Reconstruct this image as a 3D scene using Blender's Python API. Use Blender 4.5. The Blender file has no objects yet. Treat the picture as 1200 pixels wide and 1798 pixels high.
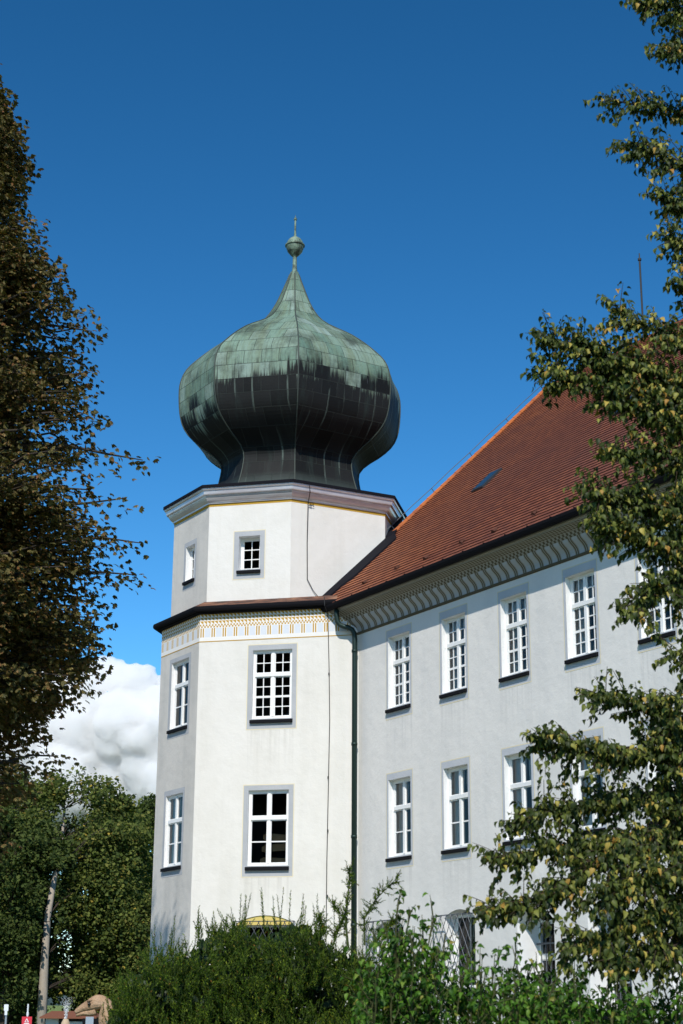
import bpy, math, random
import numpy as np
from mathutils import Matrix, Vector

rnd = random.Random(7)
rng = np.random.default_rng(11)
R = math.radians
S = bpy.context.scene
COL = S.collection

# ------------------------------------------------------------------ camera, sky, sun, exposure
IMG_W, IMG_H, FPX = 1200., 1798., 2893.
CAM_H = 1.6
cam_rot = Matrix.Rotation(math.pi / 2 + R(17.3), 3, 'X') @ Matrix.Rotation(.006, 3, 'Z')
cd = bpy.data.cameras.new('camera')
cam = bpy.data.objects.new('camera', cd)
COL.objects.link(cam)
cam.matrix_world = Matrix.Translation((0, 0, CAM_H)) @ cam_rot.to_4x4()
cd.sensor_fit = 'VERTICAL'
cd.sensor_height = 36.
cd.sensor_width = 24.
cd.lens = 36. * FPX / IMG_H
cd.clip_start, cd.clip_end = .1, 20000
cd.dof.use_dof = True
cd.dof.focus_distance = 52
cd.dof.aperture_fstop = 5.6
S.camera = cam

SUN_AZ, SUN_EL = 184.8, 43.5
world = bpy.data.worlds.new('World')
S.world = world
world.use_nodes = True
wn = world.node_tree.nodes
wl = world.node_tree.links
bg = wn['Background']
sky = wn.new('ShaderNodeTexSky')
sky.sky_type = 'NISHITA'
sky.sun_disc = False
sky.sun_elevation = R(SUN_EL)
sky.sun_rotation = R(SUN_AZ)
sky.altitude = 600
sky.air_density = 1.0
sky.dust_density = .15
sky.ozone_density = 3.5
hs = wn.new('ShaderNodeHueSaturation')
hs.inputs['Saturation'].default_value = 1.12
hs.inputs['Hue'].default_value = .488
hs.inputs['Value'].default_value = 1.0
# film-like contrast of the sky: normalise, gamma, restore
vm = wn.new('ShaderNodeVectorMath')
vm.operation = 'SCALE'
vm.inputs['Scale'].default_value = .25
gm = wn.new('ShaderNodeGamma')
gm.inputs['Gamma'].default_value = 1.5
vm2 = wn.new('ShaderNodeVectorMath')
vm2.operation = 'SCALE'
vm2.inputs['Scale'].default_value = 4.
wl.new(sky.outputs[0], vm.inputs[0])
wl.new(vm.outputs[0], gm.inputs['Color'])
wl.new(gm.outputs[0], vm2.inputs[0])
wl.new(vm2.outputs[0], hs.inputs['Color'])
wl.new(hs.outputs[0], bg.inputs['Color'])
bg.inputs['Strength'].default_value = .132

sd = bpy.data.lights.new('sun', 'SUN')
sd.energy = 4.35
sd.angle = R(.5)
sd.color = (1., .945, .865)
sun = bpy.data.objects.new('sun', sd)
COL.objects.link(sun)
sv = Vector((math.sin(R(SUN_AZ)) * math.cos(R(SUN_EL)), math.cos(R(SUN_AZ)) * math.cos(R(SUN_EL)), math.sin(R(SUN_EL))))
sun.rotation_euler = sv.to_track_quat('Z', 'Y').to_euler()
sun.location = (0, -20, 40)

S.view_settings.view_transform = 'Standard'
S.view_settings.look = 'None'
S.view_settings.exposure = 0.0
S.view_settings.gamma = 1.0
S.view_settings.use_curve_mapping = False
S.render.engine = 'CYCLES'
S.cycles.max_bounces = 6
S.cycles.transparent_max_bounces = 8

# ------------------------------------------------------------------ geometry helpers


def ray(x, y):
    return cam_rot @ Vector(((x - 600) / FPX, -(y - 899) / FPX, -1.))


def at(x, y, Y):
    r = ray(x, y)
    t = Y / r.y
    return Vector((r.x * t, Y, CAM_H + r.z * t))


def d(az):
    return np.array([math.sin(R(az)), math.cos(R(az))])


def frame(O, az):
    """Face frame: x along the wall to the right, y into the wall, z up."""
    u = d(az)
    m = Matrix.Identity(4)
    m[0][0], m[1][0] = u[0], u[1]
    m[0][1], m[1][1] = -u[1], u[0]
    m[0][3], m[1][3] = O[0], O[1]
    m[2][3] = O[2] if len(O) > 2 else 0
    return m


class MB:
    def __init__(self):
        self.v, self.f, self.m = [], [], []

    def poly(self, pts, mat=0):
        i = len(self.v)
        self.v += [tuple(p) for p in pts]
        self.f.append(tuple(range(i, i + len(pts))))
        self.m.append(mat)

    def box(self, x0, x1, y0, y1, z0, z1, mat=0, M=None):
        P = [(x0, y0, z0), (x1, y0, z0), (x1, y1, z0), (x0, y1, z0), (x0, y0, z1), (x1, y0, z1), (x1, y1, z1), (x0, y1, z1)]
        if M is not None:
            P = [tuple(M @ Vector(p)) for p in P]
        i = len(self.v)
        self.v += P
        for q in ((0, 3, 2, 1), (4, 5, 6, 7), (0, 1, 5, 4), (1, 2, 6, 5), (2, 3, 7, 6), (3, 0, 4, 7)):
            self.f.append(tuple(i + k for k in q))
            self.m.append(mat)

    def tube(self, pts, rad, n=8, mat=0, cap=True):
        pts = [Vector(p) for p in pts]
        if not hasattr(rad, '__len__'):
            rad = [rad] * len(pts)
        rings = []
        ref = None
        for k, p in enumerate(pts):
            t = (pts[min(k + 1, len(pts) - 1)] - pts[max(k - 1, 0)])
            if t.length < 1e-9:
                t = Vector((0, 0, 1))
            t.normalize()
            if ref is None:
                ref = Vector((1, 0, 0)) if abs(t.x) < .8 else Vector((0, 1, 0))
            a = (ref - t * ref.dot(t)).normalized()
            ref = a
            b = t.cross(a)
            i = len(self.v)
            for j in range(n):
                an = 2 * math.pi * j / n
                self.v.append(tuple(p + (a * math.cos(an) + b * math.sin(an)) * rad[k]))
            rings.append(i)
        for k in range(len(rings) - 1):
            for j in range(n):
                j2 = (j + 1) % n
                self.f.append((rings[k] + j, rings[k] + j2, rings[k + 1] + j2, rings[k + 1] + j))
                self.m.append(mat)
        if cap:
            self.f.append(tuple(rings[0] + j for j in range(n - 1, -1, -1)))
            self.f.append(tuple(rings[-1] + j for j in range(n)))
            self.m += [mat, mat]

    def lathe(self, prof, c, n=20, mat=0):
        rings = []
        for r, z in prof:
            i = len(self.v)
            for j in range(n):
                a = 2 * math.pi * j / n
                self.v.append((c[0] + r * math.cos(a), c[1] + r * math.sin(a), z))
            rings.append(i)
        for k in range(len(rings) - 1):
            for j in range(n):
                j2 = (j + 1) % n
                self.f.append((rings[k] + j, rings[k] + j2, rings[k + 1] + j2, rings[k + 1] + j))
                self.m.append(mat)

    def build(self, name, mats, parent=None, M=None, smooth=False, kind=None):
        me = bpy.data.meshes.new(name)
        me.from_pydata(self.v, [], self.f)
        if not isinstance(mats, (list, tuple)):
            mats = [mats]
        for m in mats:
            me.materials.append(m)
        me.polygons.foreach_set('material_index', self.m)
        if smooth:
            me.polygons.foreach_set('use_smooth', [True] * len(self.f))
        me.update()
        o = bpy.data.objects.new(name, me)
        COL.objects.link(o)
        place(o, parent, M)
        if kind:
            o['kind'] = kind
        return o


WORLD = {}


def place(o, parent=None, M=None):
    """M is the object's world matrix (identity in its parent's frame when None)."""
    if parent is not None:
        o.parent = parent
        pw = WORLD.get(parent.name, Matrix.Identity(4))
        if M is not None:
            o.matrix_basis = pw.inverted() @ M
            WORLD[o.name] = M
        else:
            WORLD[o.name] = pw.copy()
    else:
        M = M or Matrix.Identity(4)
        o.matrix_basis = M
        WORLD[o.name] = M.copy()


def thing(name, label, cat, loc=(0, 0, 0), group=None):
    o = bpy.data.objects.new(name, None)
    COL.objects.link(o)
    place(o, None, Matrix.Translation(loc))
    return tag(o, label, cat, group)


def tag(o, label, cat, group=None):
    o['label'] = label
    o['category'] = cat
    if group:
        o['group'] = group
    return o


I4 = Matrix.Identity(4)

# ------------------------------------------------------------------ materials


def mat(name, col=(.5, .5, .5), rough=.7, metal=0., spec=.4):
    m = bpy.data.materials.new(name)
    m.use_nodes = True
    b = m.node_tree.nodes['Principled BSDF']
    b.inputs['Base Color'].default_value = (*col, 1)
    b.inputs['Roughness'].default_value = rough
    b.inputs['Metallic'].default_value = metal
    b.inputs['Specular IOR Level'].default_value = spec
    return m


class NT:
    def __init__(self, m):
        self.t = m.node_tree
        self.b = self.t.nodes['Principled BSDF']

    def n(self, typ, **kw):
        x = self.t.nodes.new(typ)
        for k, v in kw.items():
            setattr(x, k, v)
        return x

    def l(self, a, b):
        self.t.links.new(a, b)

    def obj(self):
        return self.n('ShaderNodeTexCoord').outputs['Object']

    def mapping(self, vec, scale=(1, 1, 1), loc=(0, 0, 0)):
        mp = self.n('ShaderNodeMapping')
        mp.inputs['Scale'].default_value = scale
        mp.inputs['Location'].default_value = loc
        self.l(vec, mp.inputs['Vector'])
        return mp.outputs[0]

    def noise(self, vec, scale=1., detail=4., rough=.6):
        x = self.n('ShaderNodeTexNoise')
        x.inputs['Scale'].default_value = scale
        x.inputs['Detail'].default_value = detail
        x.inputs['Roughness'].default_value = rough
        self.l(vec, x.inputs['Vector'])
        return x.outputs['Fac']

    def ramp(self, fac, stops, interp='LINEAR'):
        x = self.n('ShaderNodeValToRGB')
        x.color_ramp.interpolation = interp
        el = x.color_ramp.elements
        while len(el) < len(stops):
            el.new(.5)
        for e, (p, c) in zip(el, stops):
            e.position = p
            e.color = (*c, 1) if len(c) == 3 else c
        self.l(fac, x.inputs['Fac'])
        return x.outputs['Color']

    def mix(self, fac, a, b, typ='MIX'):
        x = self.n('ShaderNodeMix', data_type='RGBA', blend_type=typ)
        for sock, v in ((x.inputs[0], fac), (x.inputs[6], a), (x.inputs[7], b)):
            if isinstance(v, (int, float)):
                sock.default_value = v
            elif isinstance(v, tuple):
                sock.default_value = (*v, 1) if len(v) == 3 else v
            else:
                self.l(v, sock)
        return x.outputs[2]

    def math(self, op, a, b=None, c=None, clamp=False):
        x = self.n('ShaderNodeMath', operation=op)
        x.use_clamp = clamp
        for k, v in enumerate((a, b, c)):
            if v is None:
                continue
            if isinstance(v, (int, float)):
                x.inputs[k].default_value = v
            else:
                self.l(v, x.inputs[k])
        return x.outputs[0]

    def bump(self, h, strength=.2, dist=.02):
        x = self.n('ShaderNodeBump')
        x.inputs['Strength'].default_value = strength
        x.inputs['Distance'].default_value = dist
        self.l(h, x.inputs['Height'])
        self.l(x.outputs[0], self.b.inputs['Normal'])


def plaster(name, col, dirt, amount=.5, streak=.5, under=None):
    """Lime plaster: broad blotches, rain streaks and trowel bumps."""
    m = mat(name, col, .9, spec=.15)
    t = NT(m)
    o = t.obj()
    blot = t.noise(t.mapping(o, (.55, .55, .4)), 1.2, 6, .62)
    fine = t.noise(o, 3.2, 5, .65)
    st = t.noise(t.mapping(o, (1.5, 1.5, .09)), 1.3, 4, .55)
    f1 = t.ramp(blot, [(.42, (0, 0, 0)), (.74, (1, 1, 1))])
    f2 = t.ramp(st, [(.5, (0, 0, 0)), (.78, (1, 1, 1))])
    f3 = t.ramp(fine, [(.5, (0, 0, 0)), (.8, (1, 1, 1))])
    c = t.mix(t.math('MULTIPLY', f1, amount), col, dirt)
    c = t.mix(t.math('MULTIPLY', f2, streak), c, dirt)
    c = t.mix(t.math('MULTIPLY', f3, .22), c, dirt)
    if under:
        x0, per, wd, levels = under
        sp = t.n('ShaderNodeSeparateXYZ')
        t.l(o, sp.inputs[0])
        fx = t.math('MULTIPLY', t.math('FRACT', t.math('DIVIDE', t.math('SUBTRACT', sp.outputs[0], x0 - .1), per)), per)
        inx = t.math('MULTIPLY', t.math('LESS_THAN', fx, wd + .2), t.math('GREATER_THAN', sp.outputs[0], x0 - .1))
        rn = t.noise(t.mapping(o, (6.5, 6.5, .22)), 1.4, 4, .6)
        rn = t.ramp(rn, [(.44, (0, 0, 0)), (.66, (1, 1, 1))])
        for zl in levels:
            dz = t.math('SUBTRACT', zl, sp.outputs[2])
            fall = t.math('MULTIPLY', t.math('GREATER_THAN', dz, 0.), t.math('MULTIPLY_ADD', dz, -.62, 1., clamp=True))
            c = t.mix(t.math('MULTIPLY', t.math('MULTIPLY', fall, inx), t.math('MULTIPLY', rn, .42)), c, tuple(v * .72 for v in dirt))
    t.l(c, t.b.inputs['Base Color'])
    h = t.math('ADD', t.noise(o, 2.4, 5, .6), t.math('MULTIPLY', t.noise(o, 26, 3, .6), .08))
    t.bump(h, .5, .04)
    return m


M_front = plaster('plaster_white', (.75, .727, .675), (.63, .605, .54), .6, .5, (1.65, 50., 1.2, (9.93, 5.73)))
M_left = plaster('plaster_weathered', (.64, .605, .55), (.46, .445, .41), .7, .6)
M_wing = plaster('plaster_pale_grey', (.765, .74, .695), (.63, .62, .595), .6, .45, (1.55, 2.615, 1.08, (9.90, 5.82)))
M_reveal = plaster('plaster_reveal', (.82, .82, .81), (.70, .69, .66), .4, .3)
M_surround = plaster('painted_grey_surround', (.40, .415, .435), (.50, .51, .515), .8, .4)
M_surround_pale = plaster('pale_grey_surround', (.48, .50, .53), (.58, .59, .60), .7, .4)
M_ochre = mat('ochre_paint', (.50, .295, .045), .9, spec=.1)
M_ochre_pale = mat('pale_ochre_paint', (.74, .66, .46), .9, spec=.1)
M_frieze_white = mat('frieze_white_paint', (.80, .78, .74), .9, spec=.1)
M_frieze_panel = mat('frieze_panel_paint', (.66, .69, .73), .9, spec=.1)
M_shade_ochre = mat('shaded_ochre_paint', (.115, .095, .06), .9, spec=.1)  # cove paints: tower frieze colours darkened, eaves shade put into them
M_shade_white = mat('shaded_white_paint', (.31, .295, .25), .9, spec=.1)
M_frame = mat('white_window_paint', (.82, .82, .80), .45)
M_sill = mat('dark_sill_metal', (.010, .010, .012), .75, spec=.08)
M_interior = mat('room_shade_dark', (.05, .045, .04), .95)  # indoor shade put into the wall colour so windows read dark
M_gutter = mat('dark_gutter_metal', (.009, .009, .011), .8, 0., .06)
M_flash = mat('dark_flashing_metal', (.010, .010, .014), .8, 0., .06)
M_pipe = mat('green_copper_pipe', (.022, .042, .037), .45, .5)
M_cable = mat('dark_cable', (.03, .03, .03), .6)
M_iron = mat('wrought_iron', (.10, .11, .125), .5, .4)
M_curtain = mat('white_curtain', (.82, .81, .78), .95, spec=.05)
M_yellow = plaster('yellow_plaster', (.66, .52, .16), (.58, .48, .24), .4, .3)

m = mat('copper_rain_gutter', (.06, .06, .065), .5)
M_cornice = mat('zinc_cornice_sheet', (.60, .58, .585), .32, .5, .5)
t = NT(M_cornice)
c = t.mix(t.ramp(t.noise(t.mapping(t.obj(), (.6, .6, 3)), 2, 5), [(.4, (0, 0, 0)), (.7, (1, 1, 1))]), (.72, .70, .71), (.58, .52, .53))
t.l(c, t.b.inputs['Base Color'])

M_glass = bpy.data.materials.new('window_glass')
M_glass.use_nodes = True
gt = M_glass.node_tree
gt.nodes.remove(gt.nodes['Principled BSDF'])
tr = gt.nodes.new('ShaderNodeBsdfTransparent')
tr.inputs[0].default_value = (.80, .83, .83, 1)
gl = gt.nodes.new('ShaderNodeBsdfGlossy')
gl.inputs['Roughness'].default_value = .02
fr = gt.nodes.new('ShaderNodeFresnel')
fr.inputs['IOR'].default_value = 1.45
nz = gt.nodes.new('ShaderNodeTexNoise')
nz.inputs['Scale'].default_value = 2.2
bp = gt.nodes.new('ShaderNodeBump')
bp.inputs['Strength'].default_value = .06
bp.inputs['Distance'].default_value = .05
gt.links.new(nz.outputs['Fac'], bp.inputs['Height'])
gt.links.new(bp.outputs[0], gl.inputs['Normal'])
mx = gt.nodes.new('ShaderNodeMixShader')
gt.links.new(fr.outputs[0], mx.inputs[0])
gt.links.new(tr.outputs[0], mx.inputs[1])
gt.links.new(gl.outputs[0], mx.inputs[2])
gt.links.new(mx.outputs[0], gt.nodes['Material Output'].inputs['Surface'])


def tile_mat():
    m = mat('clay_roof_tiles', (.3, .1, .05), .75, spec=.25)
    t = NT(m)
    o = t.obj()
    br = t.n('ShaderNodeTexBrick')
    br.inputs['Scale'].default_value = 1.
    br.inputs['Brick Width'].default_value = .18
    br.inputs['Row Height'].default_value = .2
    br.inputs['Mortar Size'].default_value = .012
    br.inputs['Color1'].default_value = (0, 0, 0, 1)
    br.inputs['Color2'].default_value = (1, 1, 1, 1)
    br.inputs['Mortar'].default_value = (.1, .1, .1, 1)
    t.l(o, br.inputs['Vector'])
    base = t.ramp(br.outputs['Color'], [(0, (.155, .048, .028)), (.5, (.215, .066, .034)), (1, (.28, .092, .045))])
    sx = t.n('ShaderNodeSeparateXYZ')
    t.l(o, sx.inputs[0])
    new = t.math('MULTIPLY_ADD', t.math('SUBTRACT', t.noise(t.mapping(o, (.4, .4, 1), (5, 5, 0)), 1., 4), .5), 3.5, sx.outputs[0])  # orange fade towards the tower, the brightness of the viewing angle painted in
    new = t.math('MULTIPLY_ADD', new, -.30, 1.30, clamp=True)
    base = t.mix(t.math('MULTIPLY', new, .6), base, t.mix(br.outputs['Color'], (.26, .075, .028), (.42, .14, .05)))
    big = t.noise(t.mapping(o, (.12, .2, 1)), 1.0, 5, .6)
    c = t.mix(t.ramp(big, [(.4, (0, 0, 0)), (.68, (.8, .8, .8))]), base, (.125, .052, .042))
    spots = t.noise(t.mapping(o, (1.2, 3, 1)), 3.4, 4, .7)
    c = t.mix(t.ramp(spots, [(.62, (0, 0, 0)), (.8, (.6, .6, .6))]), c, (.10, .07, .05))
    c = t.mix(t.math('MULTIPLY', br.outputs['Fac'], .6), c, (.03, .02, .015))
    t.l(c, t.b.inputs['Base Color'])
    return m


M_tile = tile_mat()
M_tile_edge = mat('tile_edge_shadow_gap', (.085, .036, .025), .9, spec=.1)
M_ridge = mat('orange_ridge_tile', (.42, .125, .035), .7, spec=.25)
t = NT(M_ridge)
t.l(t.mix(t.ramp(t.noise(t.obj(), 2.5, 4), [(.45, (0, 0, 0)), (.7, (1, 1, 1))]), (.44, .13, .033), (.27, .085, .04)), t.b.inputs['Base Color'])
M_band_tile = mat('weathered_band_roof', (.10, .05, .035), .8)
t = NT(M_band_tile)
t.l(t.ramp(t.noise(t.mapping(t.obj(), (1.5, 1.5, 14)), 1.2, 6, .7), [(.38, (.03, .02, .016)), (.5, (.12, .05, .03)), (.66, (.34, .17, .09))]), t.b.inputs['Base Color'])


def copper_mat():
    m = mat('patinated_copper', (.2, .3, .25), .62, .0, .14)
    t = NT(m)
    uv = t.n('ShaderNodeUVMap').outputs[0]
    sep = t.n('ShaderNodeSeparateXYZ')
    t.l(uv, sep.inputs[0])
    u, v = sep.outputs[0], sep.outputs[1]
    br = t.n('ShaderNodeTexBrick')
    br.inputs['Scale'].default_value = 1.
    br.inputs['Brick Width'].default_value = .56
    br.inputs['Row Height'].default_value = .47
    br.inputs['Mortar Size'].default_value = .011
    br.inputs['Mortar Smooth'].default_value = .3
    br.offset = .5
    br.inputs['Color1'].default_value = (0, 0, 0, 1)
    br.inputs['Color2'].default_value = (1, 1, 1, 1)
    br.inputs['Mortar'].default_value = (.5, .5, .5, 1)
    t.l(uv, br.inputs['Vector'])
    pan = br.outputs['Color']
    streak = t.noise(t.mapping(uv, (7.5, .35, 1)), 1.6, 6, .68)
    streak2 = t.noise(t.mapping(uv, (2.2, .3, 1), (4, 2, 0)), 1.3, 5, .65)
    blot = t.noise(uv, 1.1, 6, .65)
    fine = t.noise(uv, 7, 5, .7)
    green = t.ramp(pan, [(0, (.115, .195, .15)), (.35, (.165, .25, .19)), (.7, (.20, .28, .22)), (1, (.245, .33, .285))])
    green = t.mix(t.ramp(streak2, [(.45, (0, 0, 0)), (.7, (.8, .8, .8))]), green, (.135, .165, .09))
    green = t.mix(t.ramp(blot, [(.47, (0, 0, 0)), (.68, (.85, .85, .85))]), green, (.045, .058, .044))
    st3 = t.noise(t.mapping(uv, (9, .8, 1), (7, 2, 0)), 1.5, 5, .7)
    green = t.mix(t.ramp(st3, [(.5, (0, 0, 0)), (.72, (.7, .7, .7))]), green, (.05, .066, .052))
    green = t.mix(t.ramp(fine, [(.55, (0, 0, 0)), (.85, (.5, .5, .5))]), green, (.28, .34, .31))
    dark = t.mix(pan, (.008, .009, .009), (.017, .018, .018))
    fx_ = t.math('ABSOLUTE', t.math('SUBTRACT', t.math('FRACT', t.math('DIVIDE', u, .56)), .5))
    run = t.math('MULTIPLY', t.math('LESS_THAN', fx_, .045), t.ramp(t.noise(t.mapping(uv, (3, .5, 1), (3, 3, 0)), 1.2, 3), [(.5, (0, 0, 0)), (.6, (1, 1, 1))]))
    dark = t.mix(t.math('MULTIPLY', run, .5), dark, (.16, .21, .18))
    dark = t.mix(t.ramp(streak2, [(.55, (0, 0, 0)), (.8, (.6, .6, .6))]), dark, (.035, .055, .048))
    wh = t.ramp(t.noise(t.mapping(uv, (11, .5, 1), (1, 7, 0)), 1.4, 4, .6), [(.68, (0, 0, 0)), (.74, (1, 1, 1))])
    # height of the soot line: v is stored as the true height above the dome's base / 10
    ht = t.math('MULTIPLY_ADD', t.math('SUBTRACT', streak, .5), 1.7, v)
    ht = t.math('MULTIPLY_ADD', t.math('SUBTRACT', pan, .5), .75, ht)
    ht = t.math('MULTIPLY_ADD', t.math('LESS_THAN', u, 3.), .75, ht)
    ht = t.math('MULTIPLY_ADD', t.math('SUBTRACT', t.noise(t.mapping(uv, (.9, .25, 1), (9, 1, 0)), 1., 3), .5), 1.6, ht)
    f = t.math('MULTIPLY_ADD', ht, 3.2, -3.2 * 3.85, clamp=True)
    c = t.mix(f, dark, green)
    band = t.math('SUBTRACT', 1., t.math('ABSOLUTE', t.math('MULTIPLY', t.math('SUBTRACT', v, 4.25), .85)), clamp=True)
    c = t.mix(t.math('MULTIPLY', t.math('MULTIPLY', wh, band), .75), c, (.34, .39, .42))
    low = t.math('MULTIPLY_ADD', v, -3., 3. * 1.05, clamp=True)
    c = t.mix(t.math('MULTIPLY', low, .55), c, (.06, .082, .074))
    c = t.mix(t.math('MULTIPLY', br.outputs['Fac'], .7), c, (.03, .037, .033))
    t.l(c, t.b.inputs['Base Color'])
    t.bump(t.math('ADD', t.math('MULTIPLY', br.outputs['Fac'], 1.), t.math('MULTIPLY', t.noise(uv, 3.0, 3), .5)), .6, .03)
    return m


M_copper = copper_mat()
M_verdigris = mat('verdigris_finial', (.17, .25, .19), .6, .15)
t = NT(M_verdigris)
t.l(t.ramp(t.noise(t.obj(), 3.5, 5, .7), [(.38, (.05, .065, .045)), (.55, (.19, .27, .20)), (.75, (.30, .34, .24))]), t.b.inputs['Base Color'])
M_seam = mat('copper_ridge_roll', (.045, .06, .05), .65, .1)


def leaf_mat(name, stops, trans=.25, rough=.5, spec=.35):
    m = bpy.data.materials.new(name)
    m.use_nodes = True
    t = NT(m)
    g = t.n('ShaderNodeNewGeometry')
    c = t.ramp(g.outputs['Random Per Island'], stops)
    t.l(c, t.b.inputs['Base Color'])
    t.b.inputs['Roughness'].default_value = rough
    t.b.inputs['Specular IOR Level'].default_value = spec
    tl = t.n('ShaderNodeBsdfTranslucent')
    bright = t.mix(1., c, (1.3, 1.5, .6), 'MULTIPLY')
    t.l(bright, tl.inputs[0])
    mx = t.n('ShaderNodeMixShader')
    mx.inputs[0].default_value = trans
    t.l(t.b.outputs[0], mx.inputs[1])
    t.l(tl.outputs[0], mx.inputs[2])
    t.l(mx.outputs[0], t.t.nodes['Material Output'].inputs['Surface'])
    return m


M_chestnut = leaf_mat('chestnut_leaves', [(0, (.042, .042, .015)), (.4, (.09, .083, .026)), (.7, (.155, .125, .04)), (.85, (.17, .095, .034)), (.94, (.19, .082, .03)), (1, (.24, .19, .07))], .2, .6, .2)
M_linden = leaf_mat('ovate_leaves', [(0, (.022, .034, .008)), (.45, (.05, .07, .013)), (.75, (.115, .14, .025)), (.89, (.24, .24, .05)), (.95, (.46, .37, .08)), (1, (.36, .18, .035))], .24, .5, .22)
M_shrub = leaf_mat('shrub_leaves', [(0, (.022, .06, .006)), (.45, (.045, .115, .010)), (.85, (.105, .22, .02)), (.96, (.19, .26, .045)), (1, (.30, .24, .05))], .30, .5, .22)
M_yew = leaf_mat('yew_needles', [(0, (.026, .056, .005)), (.5, (.058, .108, .008)), (.86, (.15, .215, .016)), (.97, (.23, .28, .026)), (1, (.24, .09, .02))], .26, .6, .15)
M_park = leaf_mat('park_tree_leaves', [(0, (.034, .055, .014)), (.5, (.085, .115, .025)), (.85, (.145, .17, .036)), (.985, (.19, .18, .045)), (1, (.42, .30, .05))], .28, .7, .15)
M_park_dark = leaf_mat('dark_park_tree_leaves', [(0, (.024, .042, .011)), (.6, (.058, .085, .019)), (1, (.11, .135, .032))], .25, .7, .15)
M_bark = mat('dark_bark', (.045, .034, .026), .9, spec=.1)
M_bark_pale = mat('pale_bark', (.24, .20, .16), .9, spec=.1)
for M_, c1, c2 in ((M_bark, (.028, .022, .017), (.075, .06, .046)), (M_bark_pale, (.24, .20, .16), (.52, .46, .38))):
    t = NT(M_)
    nn = t.noise(t.mapping(t.obj(), (5, 5, .9)), 2, 5, .65)
    t.l(t.mix(nn, c1, c2), t.b.inputs['Base Color'])
    t.bump(nn, .6, .05)
M_twig = mat('brown_twig', (.055, .04, .028), .8, spec=.15)

# ------------------------------------------------------------------ ground and far land
M_grass = mat('meadow_ground', (.06, .085, .025), .95, spec=.1)
t = NT(M_grass)
gn = t.noise(t.mapping(t.obj(), (.05, .05, .05)), 1.2, 6, .65)
t.l(t.ramp(gn, [(.3, (.045, .065, .018)), (.55, (.075, .10, .028)), (.75, (.11, .125, .045))]), t.b.inputs['Base Color'])
t.bump(t.noise(t.obj(), 6, 4), .5, .05)
M_gravel = mat('gravel_path', (.36, .33, .29), .95, spec=.1)
t = NT(M_gravel)
t.l(t.ramp(t.noise(t.obj(), 14, 4, .7), [(.3, (.27, .25, .22)), (.7, (.42, .39, .34))]), t.b.inputs['Base Color'])
M_field = mat('pale_field', (.17, .22, .06), .95, spec=.1)
M_hill = mat('wooded_hill', (.035, .06, .055), .95, spec=.1)
t = NT(M_hill)
t.l(t.ramp(t.noise(t.obj(), .06, 6, .7), [(.3, (.03, .05, .045)), (.7, (.07, .10, .09))]), t.b.inputs['Base Color'])

g = MB()
g.poly([(-4000, -300, 0), (4000, -300, 0), (4000, 9000, 0), (-4000, 9000, 0)])
g.build('ground', M_grass, kind='structure')
g = MB()
g.poly([(-40, 30, .004), (-1.5, 33, .004), (-1.0, 42, .004), (-9.0, 47.5, .004), (-12, 60, .004), (-60, 66, .004)])
g.build('gravel_path', M_gravel, kind='structure')


def ridge_land(name, y0, y1, h, mt, lump, x0=-900, x1=900, n=160, seed=1):
    r2 = np.random.default_rng(seed)
    ph = r2.random(6) * 9
    g = MB()
    rows = 12
    P = []
    for j in range(rows + 1):
        y = y0 + (y1 - y0) * j / rows
        row = []
        for i in range(n + 1):
            x = x0 + (x1 - x0) * i / n
            k = math.sin(math.pi * min(j / rows * .62, 1))
            z = h * k * (1 + .10 * math.sin(x / 90 + ph[0]) + .06 * math.sin(x / 37 + ph[1])) + (lump * r2.random() * k if j else -.3)
            row.append((x, y, z))
        P.append(row)
    for j in range(rows):
        for i in range(n):
            g.poly([P[j][i], P[j][i + 1], P[j + 1][i + 1], P[j + 1][i]])
    return g.build(name, mt, kind='structure', smooth=True)


ridge_land('field_hill', 260, 470, 5.6, M_field, .1, seed=3)
ridge_land('wooded_hills', 700, 1100, 26, M_hill, 4., -1600, 1600, 420, seed=5)

# ------------------------------------------------------------------ castle plan
AW, AF, AR = 148.2, 103.2, 63.
P3 = np.array([.52247, 46.8895])
P2 = np.array([-4.21216, 48.0])
P1 = np.array([-5.56905, 50.1884])
P0 = P1 + 2.6 * d(13.2)
Pm = P0 + 3.4 * d(58.2)
Q1 = np.array([-5.3131, 50.1635])
Q2 = np.array([-4.04251, 48.1143])
Q3 = np.array([-1.5183, 47.5222])
Q4 = np.array([1.35555, 48.9865])
Q5 = np.array([1.77138, 50.9428])
cq = (Q1 + Q5) / 2
OCT = [Q5, Q4, Q3, Q2, Q1, 2 * cq - Q4, 2 * cq - Q3, 2 * cq - Q2]   # outward is on the left of travel
nW = d(238.2)
al = d(AW)
F_WING = frame(P3, AW)
F_FRONT = frame(P2, AF)
F_LEFT = frame(P1, AW)
F_OF = frame(Q2, AF)
F_OL = frame(Q1, math.degrees(math.atan2(*(Q2 - Q1))))
F_OR = frame(Q3, AR)


def offset_path(pts, o, closed):
    out = []
    n = len(pts)
    for i in range(n):
        a = pts[i - 1] if (i > 0 or closed) else None
        b = pts[(i + 1) % n] if (i < n - 1 or closed) else None
        ns = []
        if a is not None:
            e = (pts[i] - a) / np.linalg.norm(pts[i] - a)
            ns.append(np.array([-e[1], e[0]]))
        if b is not None:
            e = (b - pts[i]) / np.linalg.norm(b - pts[i])
            ns.append(np.array([-e[1], e[0]]))
        nn = sum(ns)
        nn = nn / np.linalg.norm(nn)
        out.append(pts[i] + nn * o / max(.3, float(nn @ ns[0])))
    return out


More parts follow.
